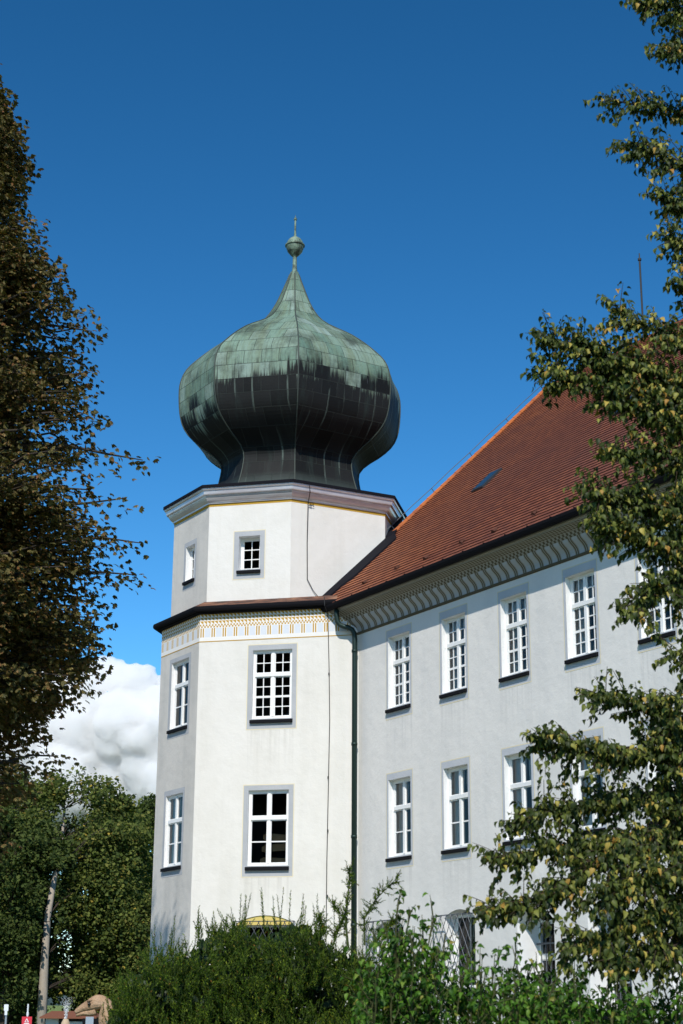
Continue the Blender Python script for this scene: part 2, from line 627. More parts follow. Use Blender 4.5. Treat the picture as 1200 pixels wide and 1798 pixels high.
def loft(mb, pts, prof, closed):
    rows = [[(p[0], p[1], q[1]) for p in offset_path(pts, q[0], closed)] for q in prof]
    n = len(pts)
    for k in range(len(rows) - 1):
        for i in range(n if closed else n - 1):
            j = (i + 1) % n
            mb.poly([rows[k][i], rows[k][j], rows[k + 1][j], rows[k + 1][i]][::-1], prof[k][2] if len(prof[k]) > 2 else 0)


def wall(mb, W0, W1, z0, z1, openings, wm=0, rm=1):
    """Wall sheet in a face frame (x right, y inward) with openings (x0,x1,z0,z1,depth,arch rise) and their reveals."""
    xs = sorted({W0, W1, *[v for o in openings for v in o[:2]]})
    zs = sorted({z0, z1, *[v for o in openings for v in o[2:4]]})
    for i in range(len(xs) - 1):
        for j in range(len(zs) - 1):
            cx, cz = (xs[i] + xs[i + 1]) / 2, (zs[j] + zs[j + 1]) / 2
            if any(o[0] < cx < o[1] and o[2] < cz < o[3] for o in openings):
                continue
            mb.poly([(xs[i], 0, zs[j]), (xs[i + 1], 0, zs[j]), (xs[i + 1], 0, zs[j + 1]), (xs[i], 0, zs[j + 1])], wm)
    for o in openings:
        x0, x1, a, b, dp = o[:5]
        rise = o[5] if len(o) > 5 else 0
        zt = b - rise
        mb.poly([(x0, 0, a), (x0, 0, zt), (x0, dp, zt), (x0, dp, a)], rm)
        mb.poly([(x1, 0, a), (x1, dp, a), (x1, dp, zt), (x1, 0, zt)], rm)
        mb.poly([(x0, 0, a), (x0, dp, a), (x1, dp, a), (x1, 0, a)], rm)
        if not rise:
            mb.poly([(x0, 0, b), (x1, 0, b), (x1, dp, b), (x0, dp, b)], rm)
        else:
            n = 12
            arc = [(x0 + (x1 - x0) * k / n, zt + rise * math.sin(math.pi * k / n) ** .75) for k in range(n + 1)]
            for k in range(n):
                (xa, za), (xb, zb) = arc[k], arc[k + 1]
                mb.poly([(xa, 0, za), (xb, 0, zb), (xb, dp, zb), (xa, dp, za)], rm)
                mb.poly([(xa, 0, za), (xb, 0, zb), (xb, 0, b), (xa, 0, b)] if min(b - za, b - zb) > 1e-5 else [p for p in [(xa, 0, za), (xb, 0, zb), (xb, 0, b) if b - zb > 1e-5 else None, (xa, 0, b) if b - za > 1e-5 else None] if p], wm)


# ------------------------------------------------------------------ windows


def make_window(parent, Mx, w, h, dep, top=.34, topdiv=(2, 2), botdiv=(2, 4), thick_mid=True, curtain=None, surround=(.12, .2), smat=None, line=True, casements=2, fw=.065, thick=.035, name='window', room=True):
    """Origin: lower left of the opening on the wall face; x right, y inward, z up."""
    f = MB()
    y0, y1 = dep, dep + .07
    f.box(0, fw, y0, y1, 0, h)
    f.box(w - fw, w, y0, y1, 0, h)
    f.box(fw, w - fw, y0, y1, 0, fw)
    f.box(fw, w - fw, y0, y1, h - fw, h)
    zt = h * (1 - top) if top else h - fw
    if top:
        f.box(fw, w - fw, y0 - .035, y1 - .003, zt - .05, zt + .05)
    secs = [(fw, zt - .05 if top else h - fw, botdiv)]
    if top:
        secs.append((zt + .05, h - fw, topdiv))
    if casements == 2:
        for a, b, _ in secs:
            f.box(w / 2 - .045, w / 2 + .045, y0 - .02, y1 - .002, a, b)
        cols = [(fw, w / 2 - .045), (w / 2 + .045, w - fw)]
    else:
        cols = [(fw, w - fw)]
    panes = MB()
    for a, b, (nc, nr) in secs:
        for xa, xb in cols:
            f.box(xa, xa + .028, y0 + .008, y1 - .006, a, b)
            f.box(xb - .028, xb, y0 + .008, y1 - .006, a, b)
            f.box(xa + .028, xb - .028, y0 + .008, y1 - .006, a, a + .03)
            f.box(xa + .028, xb - .028, y0 + .008, y1 - .006, b - .03, b)
            for k in range(1, nc):
                x = xa + (xb - xa) * k / nc
                f.box(x - .014, x + .014, y0 + .014, y1 - .012, a + .03, b - .03)
            for k in range(1, nr):
                z = a + (b - a) * k / nr
                tk = .03 if thick_mid and nr == 4 and k == 2 else .014
                if nr == 2 and nc == 1:
                    tk = .018
                f.box(xa + .028, xb - .028, y0 + .012, y1 - .014, z - tk, z + tk)
            panes.poly([(xa, y0 + .03, a), (xb, y0 + .03, a), (xb, y0 + .03, b), (xa, y0 + .03, b)])
    win = f.build(name, M_frame, parent, Mx)
    panes.build('pane', M_glass, win)
    if surround:
        sb, stp = surround
        s = MB()
        yy = -.004

        def ring(a, b_, z_lo, z_hi, wd, wt, mt):
            s.poly([(a - wd, yy, z_lo), (a, yy, z_lo), (a, yy, z_hi), (a - wd, yy, z_hi)], mt)
            s.poly([(b_, yy, z_lo), (b_ + wd, yy, z_lo), (b_ + wd, yy, z_hi), (b_, yy, z_hi)], mt)
            s.poly([(a - wd, yy, z_hi), (b_ + wd, yy, z_hi), (b_ + wd, yy, z_hi + wt), (a - wd, yy, z_hi + wt)], mt)
        zlo = -.30
        ring(0, w, zlo, h, sb, stp, 0)
        s.poly([(0, yy, zlo), (w, yy, zlo), (w, yy, -.002), (0, yy, -.002)], 0)
        if line:
            ring(-sb, w + sb, zlo, h + stp, .025, .025, 1)
            s.poly([(-sb - .025, yy, zlo - .025), (w + sb + .025, yy, zlo - .025), (w + sb + .025, yy, zlo), (-sb - .025, yy, zlo)], 1)
        s.build('window_surround', [smat or M_surround, M_ochre_pale], win)
    sl = MB()
    e = .04
    P = [(-e, -.085, -.135), (-e, -.085, -.05), (-e, dep, .004), (-e, -.012, -.135)]
    P2_ = [(w + e, p[1], p[2]) for p in P]
    sl.poly(P[::-1])
    sl.poly(P2_)
    for k in range(4):
        k2 = (k + 1) % 4
        sl.poly([P[k], P[k2], P2_[k2], P2_[k]])
    sl.build('sill', M_sill, win)
    if room:
        r = MB()
        a, b, c0, c1, y_, yb = -.5, w + .5, -.6, h + .35, dep + .16, dep + 2.6
        r.poly([(a, yb, c0), (b, yb, c0), (b, yb, c1), (a, yb, c1)])
        r.poly([(a, y_, c0), (a, yb, c0), (a, yb, c1), (a, y_, c1)])
        r.poly([(b, y_, c0), (b, y_, c1), (b, yb, c1), (b, yb, c0)])
        r.poly([(a, y_, c0), (b, y_, c0), (b, yb, c0), (a, yb, c0)])
        r.poly([(a, y_, c1), (a, yb, c1), (b, yb, c1), (b, y_, c1)])
        r.build('room_interior', M_interior, win)
    if curtain:
        for (xa, xb, amp, za, zb) in curtain:
            cu = MB()
            n = 28
            yb = dep + .15
            pr = []
            for k in range(n + 1):
                tt = k / n
                pr.append((xa + (xb - xa) * tt, yb + amp * math.sin(tt * (xb - xa) * 44) * (.6 + .4 * math.sin(tt * 7))))
            nz_ = 6
            for j in range(nz_):
                s0, s1 = j / nz_, (j + 1) / nz_
                for k in range(n):
                    q = []
                    for (kk, ss) in ((k, s0), (k + 1, s0), (k + 1, s1), (k, s1)):
                        x, y = pr[kk]
                        gather = 1 - .16 * math.sin(math.pi * min(1, ss * 1.3))
                        q.append((xa + (x - xa) * gather if xa < w * .4 else xb - (xb - x) * gather, y, za + (zb - za) * ss))
                    cu.poly(q)
            cu.build('curtain', M_curtain, win, smooth=True)
    return win


def copy_tree(o, parent, Mx):
    c_ = o.copy()
    COL.objects.link(c_)
    place(c_, parent, Mx)
    for ch in [x for x in bpy.data.objects if x.parent == o]:
        k = ch.copy()
        COL.objects.link(k)
        k.parent = c_
        k.matrix_basis = I4
    return c_


def frieze_flat(name, Mx, parent, L, skip=0.):
    """Painted facet frieze of the tower: rule, double bars, chequers and pointed facets."""
    f = MB()
    yy = -.005
    z_top = 13.30

    def q(x0, x1, a, b, mt):
        f.poly([(x0, yy, a), (x1, yy, a), (x1, yy, b), (x0, yy, b)], mt)
    q(0, L, 12.455, 12.482, 1)
    q(0, L, 12.482, 12.60, 0)
    x = 0.
    p = .345
    while x < L - .01:
        xs_ = [0, .03, .068, .10, .138, .17, p]
        ms = [0, 1, 0, 1, 0, 2]
        for k in range(6):
            a, b = x + xs_[k], min(x + xs_[k + 1], L)
            if a < b:
                q(a, b, 12.60, 12.875, ms[k])
        x += p
    q(0, L, 12.875, 12.89, 0)
    c = .0475
    n = int(L / c)
    c = L / n
    for r in range(2):
        for i in range(n):
            q(i * c, (i + 1) * c, 12.89 + r * .05, 12.94 + r * .05, 1 if (i + r) % 2 else 0)
    n2 = int(L / .112)
    c2 = L / n2
    nr = 3
    hh = (z_top - 12.99) / nr
    for r in range(nr):
        for i in range(n2):
            x0, x1, a, b = i * c2, (i + 1) * c2, 12.99 + r * hh, 12.99 + (r + 1) * hh
            mx_, mz = x0 + c2 * .3, a + hh * .38
            f.poly([(x0, yy, a), (x1, yy, a), (x0, yy, b)], 0)
            f.poly([(x1, yy, a), (x1, yy, b - hh * .16), (x1 - c2 * .16, yy, b), (x0, yy, b)], 1)
            f.poly([(x1, yy, b - hh * .16), (x1, yy, b), (x1 - c2 * .16, yy, b)], 0)
    return f.build(name, [M_frieze_white, M_ochre, M_frieze_panel, M_ochre_pale], parent, Mx)


# ------------------------------------------------------------------ the tower
tower = thing('onion_dome_tower', 'white octagonal castle tower with a patinated copper onion dome on top', 'tower', (-1.7, 50.4, 0))
L_F = float(np.linalg.norm(P3 - P2))
L_L = float(np.linalg.norm(P2 - P1))
front_up = (1.67, 2.87, 10.10, 12.14, .22)
front_lo = (1.63, 2.83, 5.90, 8.03, .22)
front_gr = (1.36, 3.02, 2.55, 4.53, .35, .22)
w = MB()
wall(w, 0, L_F, -.2, 13.5, [front_up, front_lo, front_gr])
w.build('front_wall', [M_front, M_reveal], tower, F_FRONT)
left_up = (L_L - 1.79, L_L - .64, 10.10, 12.13, .40)
left_lo = (L_L - 1.86, L_L - .74, 6.02, 8.10, .30)
w = MB()
wall(w, 0, L_L, -.2, 13.5, [left_up, left_lo])
w.build('side_wall', [M_left, M_reveal], tower, F_LEFT)
w = MB()
for a, b in ((P1, P0), (P0, Pm)):
    w.poly([(*b, -.2), (*a, -.2), (*a, 13.5), (*b, 13.5)])
w.build('rear_wall', M_left, tower, I4)
frieze_flat('painted_frieze', F_FRONT, tower, L_F)
frieze_flat('painted_frieze', F_LEFT, tower, L_L)

# little tiled roof band between the storeys and its gutter
LOW = [P3 + .4 * d(AF), P2, P1, P0, Pm]
b = MB()
loft(b, LOW, [(-.5, 13.80), (-.16, 13.73), (.24, 13.50), (.24, 13.46)], False)
b.build('band_roof', M_band_tile, tower, I4)
b = MB()
loft(b, LOW, [(.18, 13.48), (.20, 13.51), (.25, 13.505), (.27, 13.46), (.272, 13.41), (.25, 13.36), (.2, 13.335), (.14, 13.35), (.13, 13.31), (.0, 13.30)], False)
b.build('band_gutter', M_gutter, tower, I4)

# upper octagon
o_F = (.97, 1.63, 14.68, 15.72, .38)
LO = float(np.linalg.norm(Q2 - Q1))
o_L = (LO - 1.50, LO - .89, 14.70, 15.78, .42)
w = MB()
wall(w, 0, float(np.linalg.norm(Q3 - Q2)), 13.3, 16.85, [o_F])
w.build('upper_front_wall', [M_front, M_reveal], tower, F_OF)
w = MB()
wall(w, 0, LO, 13.3, 16.85, [o_L])
w.build('upper_side_wall', [M_left, M_reveal], tower, F_OL)
w = MB()
wall(w, 0, float(np.linalg.norm(Q4 - Q3)), 13.3, 16.85, [])
w.build('upper_right_wall', [M_front, M_reveal], tower, F_OR)
w = MB()
for i in (0, 4, 5, 6, 7):
    a, c_ = OCT[i], OCT[(i + 1) % 8]
    w.poly([(*a, 13.3), (*a, 16.85), (*c_, 16.85), (*c_, 13.3)])
w.build('upper_rear_wall', M_left, tower, I4)
b = MB()
loft(b, OCT, [(.004, 16.72), (.004, 16.80)], True)
b.build('ochre_band', M_ochre, tower, I4)
b = MB()
loft(b, OCT, [(.0, 16.80), (.04, 16.80), (.045, 16.835), (.07, 16.85), (.115, 16.885), (.155, 16.94), (.18, 17.0), (.185, 17.03), (.24, 17.035), (.25, 17.06), (.262, 17.16), (.30, 17.175), (.315, 17.21), (.315, 17.24), (.0, 17.25)], True)
b.build('cornice', M_cornice, tower, I4)

# dome: octagonal plan vectors and a measured profile
DC = np.array([-1.6296, 50.6])
DV = np.array([[-3.634, -.75], [-2.348, -2.85], [.2715, -3.4], [3.148, -1.65], [3.5335, .5], [2.348, 2.85], [-.2715, 3.4], [-3.148, 1.65]])
b = MB()
ring_o = [np.array(p) for p in offset_path(OCT, .345, True)]
ring_i = [DC + v * .66 for v in DV]
DVo = [ring_i[k] for k in (4, 3, 2, 1, 0, 7, 6, 5)]
for i in range(8):
    j = (i + 1) % 8
    b.poly([(*ring_o[j], 17.235), (*ring_o[i], 17.235), (*ring_o[i], 17.33), (*ring_o[j], 17.33)])
    b.poly([(*ring_o[j], 17.33), (*ring_o[i], 17.33), (*DVo[i], 17.72), (*DVo[j], 17.72)])
b.build('dome_skirt', M_flash, tower, I4)
PROF = [(17.45, .69), (17.8, .662), (18.15, .632), (18.45, .616), (18.66, .610), (18.78, .618), (18.92, .645), (19.1, .70), (19.3, .79), (19.5, .858), (19.7, .913), (19.9, .95), (20.1, .972), (20.3, .985), (20.5, .993), (20.8, 1.0), (21.1, 1.003), (21.35, 1.002), (21.55, .992), (21.75, .975), (21.95, .948), (22.15, .906), (22.35, .85), (22.55, .795), (22.75, .733), (22.95, .665), (23.12, .605), (23.3, .524), (23.5, .43), (23.7, .345), (23.9, .283), (24.1, .240), (24.3, .206), (24.5, .176), (24.7, .149), (24.9, .128), (25.1, .106), (25.3, .085), (25.5, .064), (25.7, .046), (25.8, .036)]
pz = np.array([p[0] for p in PROF])
pk = np.array([p[1] for p in PROF])
zz = np.linspace(pz[0], pz[-1], 90)
kk = np.interp(zz, pz, pk)
ks = np.convolve(np.pad(kk, 1, 'edge'), [.25, .5, .25], 'valid')
me = bpy.data.meshes.new('onion_dome')
verts, faces, uvs = [], [], []
arc = np.concatenate([[0], np.cumsum(np.hypot(np.diff(zz), np.diff(ks) * 3.5))])
NS = 10
for f_ in range(8):
    a, c_ = DV[f_], DV[(f_ + 1) % 8]
    base = len(verts)
    wd = float(np.linalg.norm(c_ - a))
    for i, (z, k) in enumerate(zip(zz, ks)):
        for j in range(NS + 1):
            s_ = j / NS
            p = a * (1 - s_) + c_ * s_
            dent = (1 + .0025 * math.sin(f_ * 3 + i * .21 + j * .9) * (1 if 0 < j < NS else 0))
            p = DC + p * k * dent
            verts.append((p[0], p[1], z))
            uvs.append((f_ * 7.13 + (s_ - .5) * wd * max(k, .25), z - 17.0))
    for i in range(len(zz) - 1):
        for j in range(NS):
            q0 = base + i * (NS + 1) + j
            faces.append((q0, q0 + 1, q0 + NS + 2, q0 + NS + 1))
me.from_pydata(verts, [], faces)
me.materials.append(M_copper)
ul = me.uv_layers.new(name='UVMap')
for lp in me.loops:
    ul.data[lp.index].uv = uvs[lp.vertex_index]
me.update()
dome = bpy.data.objects.new('onion_dome', me)
COL.objects.link(dome)
place(dome, tower, I4)
sm = MB()
for v in DV:
    sm.tube([(*(DC + v * k * 1.003), z) for z, k in zip(zz[::2], ks[::2])], .02, 6)
sm.build('ridge_seam', M_seam, dome, I4)
b = MB()
hp = DC + np.array([1.45, -.7]) * .30
b.tube([(hp[0], hp[1], 24.22), (hp[0] + .16, hp[1] - .05, 24.30)], .10, 10)
b.tube([(hp[0] + .15, hp[1] - .05, 24.295), (hp[0] + .22, hp[1] - .07, 24.325)], .125, 10)
b.build('dome_hatch', M_seam, dome, I4)
b = MB()
b.lathe([(.15, 25.6), (.105, 25.75), (.075, 26.0), (.068, 26.36), (.10, 26.40), (.16, 26.46), (.25, 26.57), (.295, 26.70), (.30, 26.77), (.335, 26.775), (.335, 26.815), (.29, 26.82), (.265, 26.93), (.20, 27.03), (.12, 27.09), (.05, 27.12), (.035, 27.3), (.03, 27.75), (.055, 27.76), (.055, 27.82), (.02, 27.83), (.005, 27.95)], DC, 24)
b.build('finial', M_verdigris, tower, I4, smooth=False)

# tower windows


def win_at(parent, F, o, **kw):
    return make_window(parent, F @ Matrix.Translation((o[0], 0, o[2])), o[1] - o[0], o[3] - o[2], kw.pop('dep'), **kw)


w1 = win_at(tower, F_FRONT, front_up, dep=.10, top=.36, topdiv=(2, 2), botdiv=(2, 4), surround=(.14, .15))
w2 = win_at(tower, F_FRONT, front_lo, dep=.10, top=.37, topdiv=(1, 1), botdiv=(1, 2), surround=(.14, .14))
w3 = win_at(tower, F_LEFT, left_up, dep=.12, top=.36, topdiv=(1, 1), botdiv=(1, 2), surround=(.14, .13), line=False)
w4 = win_at(tower, F_LEFT, left_lo, dep=.09, top=.37, topdiv=(1, 1), botdiv=(1, 2), surround=(.12, .15), line=False, curtain=[(.0, .5, .02, 0, 2.0), (.55, 1.12, .02, 0, 2.0)])
w5 = win_at(tower, F_OF, o_F, dep=.27, top=0, botdiv=(2, 3), casements=1, surround=(.15, .15))
w6 = win_at(tower, F_OL, o_L, dep=.17, top=0, botdiv=(1, 3), casements=2, surround=(.12, .15), line=False)
# ground floor window: yellow tympanum and basket grille
w7 = win_at(tower, F_FRONT, (1.36, 3.02, 2.55, 4.30, .35), dep=.30, top=0, botdiv=(1, 1), casements=1, fw=.05, surround=None)
b = MB()
b.poly([(1.36, .03, 4.27), (3.02, .03, 4.27), (3.02, .03, 4.53), (1.36, .03, 4.53)])
b.poly([(1.366, .004, 2.55), (1.366, .27, 2.55), (1.366, .27, 4.31), (1.366, .004, 4.31)])
b.build('yellow_tympanum', M_yellow, tower, F_FRONT)


def basket_grille(parent, Mx, w_, h_, out=.22):
    g = MB()
    rr = .011
    for z in (0, h_):
        for y in (-out,):
            g.tube([(0, y, z), (w_, y, z)], rr * 1.3, 5)
        for x in (0, w_):
            g.tube([(x, -out, z), (x, .02, z)], rr * 1.3, 5)
    for x in (0, w_):
        g.tube([(x, -out, 0), (x, -out, h_)], rr * 1.3, 5)
    n = 7
    st = w_ / n
    for k in range(-int(h_ / st) - 1, n + 1):
        for sgn in (1, -1):
            x0, z0_ = k * st, 0.
            pts = []
            xa, za, xb, zb = x0, 0, x0 + h_ * .55, h_
            if sgn < 0:
                xa, xb = w_ - xa, w_ - xb
            # clip to the basket width
            def clip(xa, za, xb, zb):
                if xa > xb:
                    xa, za, xb, zb = xb, zb, xa, za
                if xb <= 0 or xa >= w_:
                    return None
                sl_ = (zb - za) / (xb - xa)
                if xa < 0:
                    za, xa = za - xa * sl_, 0
                if xb > w_:
                    zb, xb = zb - (xb - w_) * sl_, w_
                return xa, za, xb, zb
            c_ = clip(xa, za, xb, zb)
            if c_:
                g.tube([(c_[0], -out + .012 * sgn, c_[1]), (c_[2], -out + .012 * sgn, c_[3])], rr, 4)
    return g.build('window_grille', M_iron, parent, Mx)


basket_grille(w7, F_FRONT @ Matrix.Translation((1.30, 0, 2.5)), 1.76, 1.86, .16)

# lightning cable down the tower
b = MB()


def on(F, pts, off):
    return [F @ Vector((x, -off, z)) for x, z in pts]


b.tube(on(F_OR, [(.42, 17.2), (.45, 17.0)], .36) + on(F_OR, [(.52, 16.72)], .08) + on(F_OR, [(.53, 15.5), (.55, 14.35)], .03), .014, 5)
b.tube(on(F_OR, [(.55, 14.35), (.75, 14.02), (1.05, 13.72)], .04), .011, 5)
b.tube(on(F_OR, [(.53, 16.73), (.70, 16.78), (.74, 16.66), (.58, 16.70)], .05), .010, 5)
b.tube(on(F_FRONT, [(3.90, 13.56), (3.92, 13.3)], .34) + on(F_FRONT, [(3.94, 13.1), (3.99, 11.5), (4.02, 10.0), (4.0, 8.4), (3.97, 6.0), (3.96, 2.0)], .03), .012, 5)
for z in (11.3, 8.3, 6.8, 5.0):
    b.tube(on(F_FRONT, [(3.99, z), (3.99, z + .07)], .03), .022, 6)
b.build('lightning_cable', M_cable, tower, I4)

# ------------------------------------------------------------------ the wing
wing = thing('castle_wing', 'long pale grey castle wing with red tiled roof and two rows of tall windows', 'building', (6, 38, 0))
S_END = 27.0
PITCH = math.tan(R(44.3))
RUN = 9.24
ZE = 13.36
S_GABLE = -1.5
step = 2.615
ops = []
NW_ = 9
for i in range(NW_):
    s0 = 1.55 + i * step
    ops.append((s0, s0 + 1.08, 10.05, 12.07, .5))
    ops.append((s0, s0 + 1.08, 5.97, 8.05, .5))
ground = [(0.95, 2.25, 2.5, 4.30, .4, .18), (4.12, 5.44, 2.5, 4.42, .4, .2)]
for i in range(2, NW_):
    ground.append((7.15 + (i - 2) * step, 8.55 + (i - 2) * step, 1.9, 4.30, .75, .32))
w = MB()
wall(w, 0, S_END, -.2, 12.55, ops + ground)
w.poly([(S_END, 0, -.2), (S_END, 2 * RUN - .7, -.2), (S_END, 2 * RUN - .7, 12.9), (S_END, RUN - .7, 22.0), (S_END, 0, 12.9)])
w.poly([(S_GABLE, 0, -.2), (S_GABLE, 0, 12.9), (S_GABLE, RUN - .7, 22.0), (S_GABLE, 2 * RUN - .7, 12.9), (S_GABLE, 2 * RUN - .7, -.2)])
w.poly([(S_GABLE, 2 * RUN - .7, -.2), (S_GABLE, 2 * RUN - .7, 13.2), (S_END, 2 * RUN - .7, 13.2), (S_END, 2 * RUN - .7, -.2)])
w.build('wall', [M_wing, M_reveal], wing, F_WING)

up0 = lo0 = None
for i in range(NW_):
    s0 = 1.55 + i * step
    if i == 0:
        up0 = make_window(wing, F_WING @ Matrix.Translation((s0, 0, 10.05)), 1.08, 2.02, .16, top=.36, topdiv=(2, 2), botdiv=(2, 4), curtain=[(.02, .62, .03, .0, 1.98), (.88, 1.06, .02, .0, 1.98)], surround=(.09, .2), smat=M_surround_pale)
        lo0 = make_window(wing, F_WING @ Matrix.Translation((s0, 0, 5.97)), 1.08, 2.08, .16, top=.37, topdiv=(1, 1), botdiv=(1, 2), curtain=[(.02, .50, .03, .0, 2.0), (.60, 1.06, .03, .0, 2.0)], surround=(.09, .17), smat=M_surround_pale)
    else:
        copy_tree(up0, wing, F_WING @ Matrix.Translation((s0, 0, 10.05)))
        copy_tree(lo0, wing, F_WING @ Matrix.Translation((s0, 0, 5.97)))
for i, g_ in enumerate(ground):
    wd = g_[1] - g_[0]
    if i < 2:
        k = make_window(wing, F_WING @ Matrix.Translation((g_[0], 0, 2.5)), wd, g_[3] - 2.5 - g_[5] + .1, .36, top=0, botdiv=(1, 1), casements=1, fw=.05, surround=None)
        basket_grille(k, F_WING @ Matrix.Translation((g_[0] - .16, 0, 2.35)), wd + .3, 1.93, .24)
    else:
        Mx = F_WING @ Matrix.Translation((g_[0], 0, 1.9))
        if i == 2:
            k = gr0 = make_window(wing, Mx, wd, 2.15, .66, top=.4, topdiv=(1, 1), botdiv=(1, 2), surround=None)
            b = MB()
            for q in range(1, 8):
                b.tube([(wd * q / 8, .58, 0), (wd * q / 8, .58, 2.1)], .014, 5)
            for z in (.5, 1.6):
                b.box(0, wd, .57, .59, z - .02, z + .02)
            b.build('window_grille', M_iron, k)
        else:
            copy_tree(gr0, wing, Mx)
b = MB()
b.box(6.02, 6.17, -.08, 0, 4.02, 4.38)
b.build('wall_lamp', M_gutter, wing, F_WING)

# painted cove under the eaves
cv = MB()
S0, S1 = -1.2, S_END


def strip(o0, z0_, o1, z1_, mt, s0=S0, s1=S1):
    cv.poly([(s0, -o0, z0_), (s1, -o0, z0_), (s1, -o1, z1_), (s0, -o1, z1_)], mt)


strip(0, 12.46, .045, 12.47, 1)
strip(.045, 12.47, .05, 12.525, 1)
strip(.05, 12.525, .02, 12.53, 0)
cy = [(.02, 12.53), (.03, 12.60), (.06, 12.67), (.115, 12.735), (.18, 12.785), (.24, 12.84), (.275, 12.90)]
x = S0
p = .345
while x < S1 - .01:
    xs_ = [0, .03, .065, .10, .135, .17, p]
    ms = [1, 0, 1, 0, 2, 2]
    ms = [0, 1, 0, 1, 0, 2]
    for k in range(6):
        a, b_ = x + xs_[k], min(x + xs_[k + 1], S1)
        if a < b_:
            for (oa, za), (ob, zb) in zip(cy[:-1], cy[1:]):
                strip(oa, za, ob, zb, ms[k], a, b_)
    x += p
n = int((S1 - S0) / .075)
c = (S1 - S0) / n
chk = [(.275, 12.90), (.32, 12.955), (.365, 13.01)]
for r in range(2):
    for i in range(n):
        strip(*chk[r], *chk[r + 1], 1 if (i + r) % 2 else 0, S0 + i * c, S0 + (i + 1) * c)
n = int((S1 - S0) / .12)
c = (S1 - S0) / n
rows = [(.365, 13.01), (.42, 13.045), (.475, 13.075), (.53, 13.10), (.585, 13.12)]
for r in range(4):
    (oa, za), (ob, zb) = rows[r], rows[r + 1]
    for i in range(n):
        a, b_ = S0 + i * c, S0 + (i + 1) * c
        cv.poly([(a, -oa, za), (b_, -oa, za), (a, -ob, zb)], 0)
        cv.poly([(b_, -oa, za), (b_, -ob, zb), (a, -ob, zb)], 1)
strip(.585, 13.12, .59, 13.16, 3)
strip(.59, 13.16, .63, 13.165, 3)
strip(.63, 13.165, .635, 13.23, 3)
strip(.635, 13.23, .5, 13.24, 3)
cv.build('painted_cove', [M_shade_white, M_shade_ochre, mat('shaded_panel_paint', (.42, .44, .46), .9, spec=.1), M_shade_white], wing, F_WING)  # white, ochre and panel paints all darkened to carry the eaves shade
gt_ = MB()
gp = [(.62, 13.36), (.625, 13.24), (.66, 13.19), (.72, 13.175), (.78, 13.20), (.815, 13.27), (.82, 13.345), (.80, 13.35), (.77, 13.26), (.70, 13.22), (.66, 13.27), (.655, 13.35)]
for k in range(len(gp) - 1):
    (oa, za), (ob, zb) = gp[k], gp[k + 1]
    gt_.poly([(-.9, -oa, za), (S_END, -oa, za), (S_END, -ob, zb), (-.9, -ob, zb)])
gt_.poly([(-.9, -o_, z_) for o_, z_ in gp])
for k in range(30):
    s_ = k * .9
    gt_.box(s_ - .015, s_ + .015, -.835, -.62, 13.345, 13.365)
gt_.build('eaves_gutter', M_gutter, wing, F_WING)
b = MB()
pp = [(4.26, 13.22, .30), (4.27, 13.0, .30), (4.29, 12.82, .29), (4.36, 12.72, .27), (4.48, 12.67, .24), (4.60, 12.64, .22), (4.71, 12.58, .20), (4.77, 12.47, .19), (4.785, 12.3, .18), (4.785, 1.0, .18)]
b.tube([F_FRONT @ Vector((x, -o_, z)) for x, z, o_ in pp], .075, 12)
for z in (11.9, 9.2, 6.6, 4.2):
    b.tube([F_FRONT @ Vector((4.785, -.18, z)), F_FRONT @ Vector((4.785, -.18, z + .08))], .09, 12)
b.build('downpipe', M_pipe, wing, I4, smooth=True)

# roof slope: real overlapping courses, in the frame of the slope (x along the eaves, y up the slope)
E0 = P3 + .72 * nW
ca, sa = math.cos(math.atan(PITCH)), math.sin(math.atan(PITCH))
Ms = frame((E0[0], E0[1], ZE), AW) @ Matrix.Rotation(math.atan(PITCH), 4, 'X')
SL = RUN / ca
rf = MB()
nrow = int(SL / .2)
hr = SL / nrow
lift = .027
for r in range(nrow):
    y0, y1 = r * hr, (r + 1) * hr
    seg = 40
    xa0 = S_GABLE
    jit = [rnd.uniform(-.006, .006) for _ in range(seg + 1)]
    for i in range(seg):
        xa = S_GABLE + (S_END - S_GABLE) * i / seg
        xb = S_GABLE + (S_END - S_GABLE) * (i + 1) / seg
        ja, jb = jit[i], jit[i + 1]
        rf.poly([(xa, y0 + ja, lift), (xb, y0 + jb, lift), (xb, y1 + jb, .006), (xa, y1 + ja, .006)], 0)
        rf.poly([(xa, y0 + ja, lift), (xa, y0 + ja + .012, -.01), (xb, y0 + jb + .012, -.01), (xb, y0 + jb, lift)], 1)
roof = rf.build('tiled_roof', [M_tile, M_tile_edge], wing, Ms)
b = MB()
Mb = frame((E0[0], E0[1], ZE), AW)
b.poly([(S_GABLE, RUN, RUN * PITCH), (S_END, RUN, RUN * PITCH), (S_END, 2 * RUN + .7, -.1), (S_GABLE, 2 * RUN + .7, -.1)])
b.poly([(S_GABLE, 0, -.02), (S_END, 0, -.02), (S_END, RUN, RUN * PITCH - .03), (S_GABLE, RUN, RUN * PITCH - .03)])
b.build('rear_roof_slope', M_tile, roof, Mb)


def cap_tiles(mb, A, B, rad, step_=.38):
    A, B = Vector(A), Vector(B)
    n_ = int((B - A).length / step_)
    for k in range(n_):
        a = A.lerp(B, k / n_)
        c_ = A.lerp(B, (k + 1.12) / n_)
        mb.tube([a, c_], [rad * 1.08, rad * .9], 8)


b = MB()
cap_tiles(b, (S_GABLE, -.1, .03), (S_GABLE, SL, .05), .072)
b.build('verge_tiles', M_ridge, roof, Ms)
b = MB()
cap_tiles(b, (S_GABLE, SL, .03), (S_END, SL, .03), .13)
b.build('ridge_tiles', mat('brown_ridge_tile', (.24, .075, .035), .75), roof, Ms)
